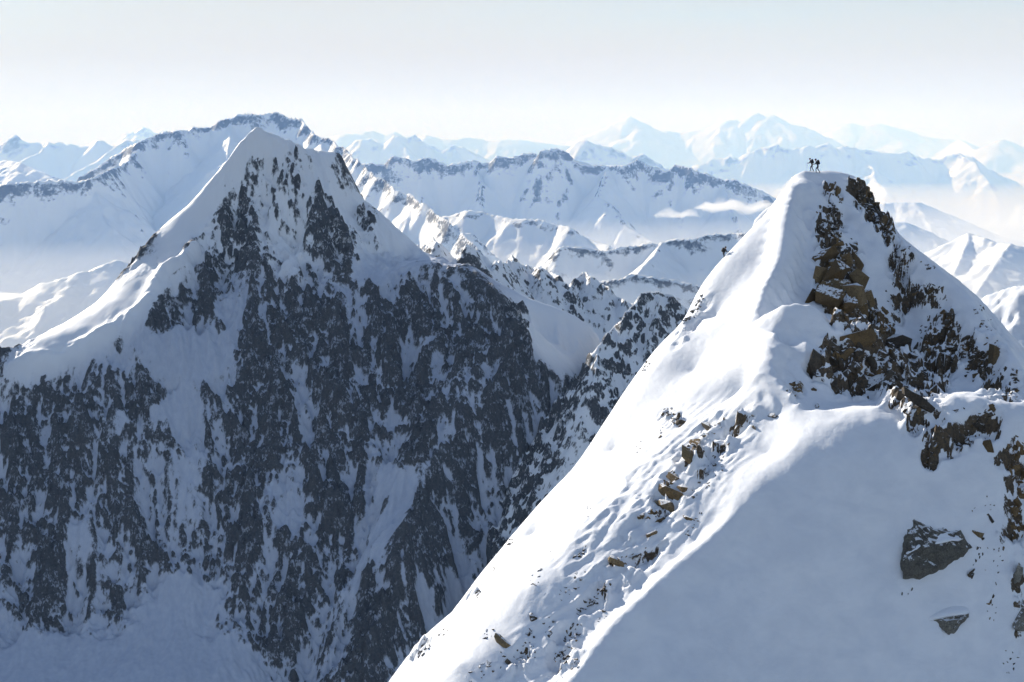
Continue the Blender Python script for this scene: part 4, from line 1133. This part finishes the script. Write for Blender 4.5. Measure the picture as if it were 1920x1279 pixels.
# ------------------------------------------------------------------ the two boulders in the snow field
def boulder(outline, label, depth, bulge, mat, peak_uv, seed, cap=None):
    """blocky boulder: outline given in photo pixels round its face, real thickness behind it"""
    r = np.random.default_rng(seed)
    cu = np.mean([p[0] for p in outline]); cv = np.mean([p[1] for p in outline])
    low = max(outline, key=lambda p: p[1])
    h = near_hit(low[0], low[1] - 2)
    Yf = h[1] - 0.1
    e = empty("boulder", P(cu, low[1], Yf))
    tag(e, label, "boulder")
    org = np.array(e.location)
    n = len(outline)
    pts = []
    lift = lambda v: (low[1] - v) / F * Yf * 0.55            # the face leans back with the slope
    ring0 = [P(u, v, Yf + lift(v) + 0.15) for u, v in outline]
    ring1 = [P(cu + (u - cu) * 1.04, cv + (v - cv) * 1.04, Yf + lift(v) + depth) for u, v in outline]
    mids = [P(cu + (u - cu) * 0.80 + r.uniform(-3, 3), cv + (v - cv) * 0.80 + r.uniform(-3, 3), Yf + lift(v) - bulge * r.uniform(.6, 1)) for u, v in outline]
    pk = [P(u, v, Yf + lift(v) - b) for u, v, b in peak_uv]
    verts = ring0 + ring1 + mids + pk
    bm = bmesh.new()
    for p in verts:
        bm.verts.new(np.array(p) - org)
    bm.verts.ensure_lookup_table()
    for i in range(n):
        j = (i + 1) % n
        bm.faces.new([bm.verts[k] for k in (i, j, n + j, n + i)])
        bm.faces.new([bm.verts[k] for k in (j, i, 2 * n + i, 2 * n + j)])
    # front: fan from each mid ring edge to its nearest peak point
    m = len(pk)
    near_pk = [min(range(m), key=lambda q: (peak_uv[q][0] - outline[i][0]) ** 2 + (peak_uv[q][1] - outline[i][1]) ** 2) for i in range(n)]
    for i in range(n):
        j = (i + 1) % n
        a, b = near_pk[i], near_pk[j]
        bm.faces.new([bm.verts[k] for k in (2 * n + j, 2 * n + i, 3 * n + a)])
        if a != b:
            bm.faces.new([bm.verts[k] for k in (2 * n + j, 3 * n + a, 3 * n + b)])
    bmesh.ops.recalc_face_normals(bm, faces=bm.faces[:])
    bmesh.ops.triangulate(bm, faces=bm.faces[:])
    bmesh.ops.subdivide_edges(bm, edges=bm.edges[:], cuts=5, use_grid_fill=True)
    co = np.array([v.co[:] for v in bm.verts]) + org
    d = (fbm(co[:, 0] / 1.4, co[:, 1] / 1.4, co[:, 2] / 1.4, 5, seed, gain=.55) * 0.34 - (ridged(co[:, 0] / 1.1, co[:, 1] / 1.1, co[:, 2] / 2.2, 3, seed + 4) - .5) * 0.22
         + np.round(fbm(co[:, 0] / 0.8, co[:, 1] / 0.8, co[:, 2] / 1.6, 2, seed + 7) * 3) / 3 * 0.16)
    for v, k in zip(bm.verts, d):
        v.co += v.normal * float(k)
    me = bpy.data.meshes.new("stone"); bm.to_mesh(me); bm.free()
    me.materials.append(mat)
    o = bpy.data.objects.new("stone", me); COL.objects.link(o); o.parent = e
    return e, Yf, lift, org

def snow_pad(parent, org, pts, thick, seed, name="snow_cap"):
    """a cushion of snow over the given ring of points"""
    pts = np.array(pts); c = pts.mean(0)
    bm = bmesh.new()
    rings = []
    for s, hgt in ((1.0, -0.15), (0.97, 0.35), (0.75, 0.8), (0.4, 1.0)):
        rings.append([bm.verts.new(c + (p - c) * s + np.array([0, -0.25 * hgt * thick, hgt * thick]) - org) for p in pts])
    top = bm.verts.new(c + np.array([0, -0.25 * thick, thick * 1.05]) - org)
    n = len(pts)
    for a, b in zip(rings[:-1], rings[1:]):
        for i in range(n):
            j = (i + 1) % n
            bm.faces.new((a[i], a[j], b[j], b[i]))
    for i in range(n):
        bm.faces.new((rings[-1][i], rings[-1][(i + 1) % n], top))
    bm.faces.new(rings[0][::-1])
    bmesh.ops.recalc_face_normals(bm, faces=bm.faces[:])
    bmesh.ops.subdivide_edges(bm, edges=bm.edges[:], cuts=1, use_grid_fill=True, smooth=0.4)
    me = bpy.data.meshes.new(name); bm.to_mesh(me); bm.free()
    me.materials.append(M_SNOW)
    me.polygons.foreach_set("use_smooth", np.ones(len(me.polygons), bool))
    o = bpy.data.objects.new(name, me); COL.objects.link(o); o.parent = parent
    return o

e, Yf, lift, org = boulder([(1715, 976), (1700, 993), (1690, 1025), (1685, 1052), (1691, 1088), (1723, 1084), (1761, 1070), (1795, 1049), (1822, 1027), (1799, 998), (1761, 992)],
            "big angular grey boulder half buried in the shaded snow slope", 2.6, 0.55, M_GREY, [(1716, 1030, .75), (1750, 1025, .9), (1785, 1022, .7)], 3)
snow_pad(e, org, [P(u, v, Yf + lift(v) - b) for u, v, b in [(1738, 1014, .35), (1750, 1004, .1), (1770, 998, .0), (1795, 1003, .1), (1806, 1012, .35), (1785, 1014, .75), (1760, 1020, .8), (1742, 1024, .7)]], 0.18, 1)
snow_pad(e, org, [P(u, v, Yf + lift(v) - b) for u, v, b in [(1699, 1036, .35), (1712, 1028, .5), (1724, 1021, .6), (1726, 1025, .8), (1712, 1034, .8), (1700, 1040, .6)]], 0.10, 2)
e, Yf, lift, org = boulder([(1740, 1163), (1752, 1158), (1775, 1154), (1805, 1152), (1816, 1149), (1818, 1158), (1800, 1176), (1780, 1192), (1757, 1180)],
            "smaller grey boulder under a thick snow cushion below the big boulder", 2.4, 0.35, M_GREY, [(1775, 1166, .5), (1798, 1162, .45)], 5)
snow_pad(e, org, [P(u, v, Yf + lift(v) - b) for u, v, b in [(1740, 1163, .2), (1752, 1145, -.5), (1768, 1120, -1.4), (1785, 1108, -1.8), (1800, 1118, -1.4), (1812, 1138, -.6), (1817, 1150, .15), (1800, 1153, .45), (1775, 1156, .5), (1752, 1161, .4)]], 0.30, 3)

# ------------------------------------------------------------------ climbers
def plain(name, color, rough=0.7):
    t = NT(name)
    pos = t.n("ShaderNodeNewGeometry").outputs["Position"]
    c2 = tuple(min(1, q * 1.6 + 0.004) for q in color)
    t.bsdf(t.mix(t.noise(pos, 14.0, 4, 0.6), color, c2), rough)
    return t.m
M_CLOTH = plain("dark_climbing_clothes", (0.018, 0.018, 0.022))
M_TROUSER = plain("dark_blue_trousers", (0.03, 0.035, 0.055))
M_SKIN = plain("skin", (0.45, 0.27, 0.19), 0.5)
M_PACK = plain("black_pack_fabric", (0.012, 0.012, 0.014))
M_HELMET = plain("dark_helmet", (0.02, 0.02, 0.03), 0.35)
M_METAL = plain("pole_metal", (0.12, 0.12, 0.13), 0.35)

def skin_object(name, joints, edges, mat, parent, subdiv=2, extra_mats=None):
    """joints: {key: (x, y, z, radius)}"""
    keys = list(joints)
    me = bpy.data.meshes.new(name)
    me.from_pydata([joints[k][:3] for k in keys], [(keys.index(a), keys.index(b)) for a, b in edges], [])
    o = bpy.data.objects.new(name, me)
    COL.objects.link(o)
    sk = o.modifiers.new("skin", 'SKIN')
    lay = me.skin_vertices[0] if me.skin_vertices else None
    if lay is None:
        bpy.context.view_layer.objects.active = o
        bpy.ops.mesh.customdata_skin_add()
        lay = me.skin_vertices[0]
    for i, k in enumerate(keys):
        r = joints[k][3]
        lay.data[i].radius = (r, r) if np.isscalar(r) else r
        lay.data[i].use_root = (i == 0)
    ss = o.modifiers.new("subdivision", 'SUBSURF'); ss.levels = subdiv; ss.render_levels = subdiv
    dg = bpy.context.evaluated_depsgraph_get()
    m2 = bpy.data.meshes.new_from_object(o.evaluated_get(dg))
    o.modifiers.clear()
    o.data = m2
    m2.materials.clear(); m2.materials.append(mat)
    m2.polygons.foreach_set("use_smooth", np.ones(len(m2.polygons), bool))
    o.parent = parent
    return o

def ellipsoid(name, c, r, mat, parent, rot=(0, 0, 0), seg=14, ring=9, flat=None):
    bm = bmesh.new()
    bmesh.ops.create_uvsphere(bm, u_segments=seg, v_segments=ring, radius=1.0)
    for v in bm.verts:
        x, y, z = v.co
        if flat:
            k = max(abs(x), abs(y), abs(z)); v.co = v.co.lerp(v.co / k, flat)
        v.co = Vector((v.co.x * r[0], v.co.y * r[1], v.co.z * r[2]))
    bm.transform(Matrix.Rotation(rot[1], 4, 'Y') @ Matrix.Rotation(rot[0], 4, 'X'))
    bm.transform(Matrix.Translation(c))
    me = bpy.data.meshes.new(name); bm.to_mesh(me); bm.free()
    me.materials.append(mat)
    me.polygons.foreach_set("use_smooth", np.ones(len(me.polygons), bool))
    o = bpy.data.objects.new(name, me); COL.objects.link(o); o.parent = parent
    return o

def tube(name, a, b, r0, r1, mat, parent, seg=8):
    a, b = Vector(a), Vector(b)
    q = (b - a).to_track_quat('Z', 'Y')
    vs, fs = [], []
    for p, r in ((a, r0), (b, r1)):
        for k in range(seg):
            th = 2 * math.pi * k / seg
            vs.append(p + q @ Vector((r * math.cos(th), r * math.sin(th), 0)))
    for k in range(seg):
        j = (k + 1) % seg
        fs.append((k, j, seg + j, seg + k))
    fs.append(tuple(range(seg))[::-1]); fs.append(tuple(range(seg, 2 * seg)))
    return mesh_obj(name, vs, fs, mat, parent, True)

def climber(label, foot, facing, stride=0.32, lean=0.28, tall=1.78):
    """person walking along local +X, origin between the boots"""
    e = empty("person", foot)
    e.rotation_euler = (0, 0, facing)
    e.scale = (tall / 1.78,) * 3
    tag(e, label, "person")
    hip = (0.0, 0, 0.93)
    ch = (hip[0] + lean * 0.75, 0, 1.36)
    nk = (hip[0] + lean * 1.02, 0, 1.50)
    J = {"pelvis": (*hip, (0.15, 0.12)), "waist": (hip[0] + lean * .3, 0, 1.10, (0.15, 0.115)), "chest": (*ch, (0.18, 0.13)), "neck": (*nk, 0.062),
         "head": (nk[0] + .05, 0, 1.585, 0.085), "crown": (nk[0] + .07, 0, 1.69, 0.09)}
    E = [("pelvis", "waist"), ("waist", "chest"), ("chest", "neck"), ("neck", "head"), ("head", "crown")]
    hands = []
    for s, st_ in ((1, 1), (-1, -1)):
        n = "l" if s > 0 else "r"
        J["hip" + n] = (hip[0], s * .10, .88, .10)
        J["knee" + n] = (hip[0] + stride * (.62 if st_ > 0 else -.05) + .05, s * .10, .50, .066)
        J["ankle" + n] = (hip[0] + stride * (.55 if st_ > 0 else -.85), s * .10, .09, .05)
        J["toe" + n] = (hip[0] + stride * (.55 if st_ > 0 else -.85) + .17, s * .12, .045, .045)
        E += [("pelvis", "hip" + n), ("hip" + n, "knee" + n), ("knee" + n, "ankle" + n), ("ankle" + n, "toe" + n)]
        J["sh" + n] = (ch[0] + .03, s * .19, 1.42, .068)
        J["el" + n] = (ch[0] + .10 - .06 * st_, s * .27, 1.16, .048)
        J["wr" + n] = (ch[0] + .34 - .04 * st_, s * .25, 1.10, .034)
        J["palm" + n] = (ch[0] + .41 - .04 * st_, s * .25, 1.10, (.036, .026))
        E += [("chest", "sh" + n), ("sh" + n, "el" + n), ("el" + n, "wr" + n), ("wr" + n, "palm" + n)]
        px = ch[0] + .41 - .04 * st_
        for k, (dz_, L) in enumerate(((.03, .07), (.01, .08), (-.01, .075), (-.03, .06))):
            J[f"f{n}{k}a"] = (px + .045, s * .25, 1.10 + dz_, .010)
            J[f"f{n}{k}b"] = (px + .045 + L * .3, s * (.25 - .035), 1.10 + dz_, .009)
            J[f"f{n}{k}c"] = (px + .045, s * (.25 - .06), 1.10 + dz_, .008)
            E += [("palm" + n, f"f{n}{k}a"), (f"f{n}{k}a", f"f{n}{k}b"), (f"f{n}{k}b", f"f{n}{k}c")]
        J[f"t{n}a"] = (px + .01, s * (.25 - .03), 1.13, .011); J[f"t{n}b"] = (px + .05, s * (.25 - .055), 1.15, .010)
        E += [("palm" + n, f"t{n}a"), (f"t{n}a", f"t{n}b")]
        hands.append((px + .05, s * .222, 1.10))
    body = skin_object("body", J, E, M_CLOTH, e)
    me = body.data
    me.materials.append(M_SKIN); me.materials.append(M_TROUSER)
    for p in me.polygons:
        c = p.center
        if c.z > 1.52: p.material_index = 1
        elif 0.12 < c.z < 0.92: p.material_index = 2
    hx = nk[0] + .06
    hel = ellipsoid("helmet", (hx - .01, 0, 1.70), (.135, .115, .105), M_HELMET, e, (0, .1))
    ellipsoid("nose", (hx + .105, 0, 1.635), (.022, .014, .026), M_SKIN, e)
    ellipsoid("goggles", (hx + .085, 0, 1.672), (.03, .075, .03), M_PACK, e, (0, 0), 12, 8, .5)
    ang = math.atan2(lean, .55)
    pack = ellipsoid("backpack", (ch[0] - .24, 0, 1.36), (.15, .17, .30), M_PACK, e, (0, ang * .8), 16, 12, .55)
    tube("strap", (ch[0] - .1, .11, 1.50), (ch[0] + .12, .10, 1.22), .02, .02, M_PACK, e)
    tube("strap", (ch[0] - .1, -.11, 1.50), (ch[0] + .12, -.10, 1.22), .02, .02, M_PACK, e)
    for hx_, hy_, hz_ in hands:
        tube("pole", (hx_ - .01, hy_, hz_ + .10), (hx_ + .12, hy_ + (.06 if hy_ > 0 else -.06), 0.0), .011, .007, M_METAL, e)
    return e

def stand(u, Y, dz=0.0):
    x = (u - CX) / F * Y
    return (x, Y, near_height(x, Y) + dz)
climber("dark clothed climber with a bulging pack, front one of the pair on the summit", stand(1519, 197.8, -0.03), math.radians(172), 0.30, 0.26, 1.74)
climber("taller dark clothed climber following second on the summit snow", stand(1530, 197.2, -0.03), math.radians(168), 0.34, 0.26, 1.86)
climber("lone dark clothed climber half hidden behind the edge of the sunlit slope", stand(1357, near_skyline(1357)[1][1] + 0.4, -0.35), math.radians(20), 0.28, 0.22, 1.72)

# ------------------------------------------------------------------ clouds
def cloud_material(name, dens):
    t = NT(name)
    v = t.n("ShaderNodeVolumePrincipled")
    v.inputs["Color"].default_value = (1, 1, 1, 1)
    v.inputs["Absorption Color"].default_value = (1, 1, 1, 1)
    v.inputs["Density"].default_value = dens
    v.inputs["Anisotropy"].default_value = 0.2
    t.l(v.outputs[0], t.out.inputs["Volume"])
    return t.m
M_CLOUD = cloud_material("cloud_vapour", 0.010)

def cloud(label, u, v, Y, w_px, h_px, mat, seed, puffs=14):
    """one closed billowing body of vapour"""
    r = np.random.default_rng(seed)
    c = P(u, v, Y)
    W, H = w_px / F * Y, h_px / F * Y
    n_u, n_v = 64, 26
    th = np.linspace(0, 2 * np.pi, n_u, endpoint=False); ph = np.linspace(0, np.pi, n_v)
    TH, PH = np.meshgrid(th, ph)
    d = np.stack([np.sin(PH) * np.cos(TH), np.sin(PH) * np.sin(TH), np.cos(PH)], -1).reshape(-1, 3)
    b = d * np.array([W * .5, W * .28, H * .5])
    b[:, 2] *= np.where(d[:, 2] < 0, 0.45, 1.0)
    k = fbm(b[:, 0] / (H * 1.1), b[:, 1] / (H * 1.1), b[:, 2] / (H * 1.1) + seed * 7.7, 5, seed, gain=.6)
    k2 = fbm(b[:, 0] / (W * .3), b[:, 1] / (W * .3), b[:, 2] * 0 + seed * 3.3, 2, seed + 1)
    b = b * np.stack([1 + k * .25, 1 + k * .25, 1 + k * 1.1 + k2 * .5], -1)
    b[:, 2] += k2 * H * .9
    fs = []
    for i in range(n_v - 1):
        for j in range(n_u):
            q = (j + 1) % n_u
            fs.append((i * n_u + j, (i + 1) * n_u + j, (i + 1) * n_u + q, i * n_u + q))
    o = mesh_obj("cloud", b, fs, mat, None, True)
    bm = bmesh.new(); bm.from_mesh(o.data)
    bmesh.ops.remove_doubles(bm, verts=bm.verts, dist=0.01)
    bmesh.ops.recalc_face_normals(bm, faces=bm.faces[:])
    bm.to_mesh(o.data); bm.free()
    o.location = c
    tag(o, label, "cloud", "small clouds lying in the valleys")
    return o
cloud("long flat white cloud strip below the end of the long middle range", 1378, 392, 6900, 150, 22, M_CLOUD, 3)
cloud("small wispy cloud left of the long flat cloud strip", 1268, 404, 6800, 90, 15, M_CLOUD, 4)
cloud("tiny cloud tuft rising above the long flat cloud strip", 1336, 388, 7000, 46, 24, M_CLOUD, 9)
cloud("round white cloud just right of the summit rocks", 1640, 368, 9000, 56, 40, M_CLOUD, 5)
cloud("pale cloud bank at the right edge", 1898, 430, 9000, 90, 40, M_CLOUD, 6)
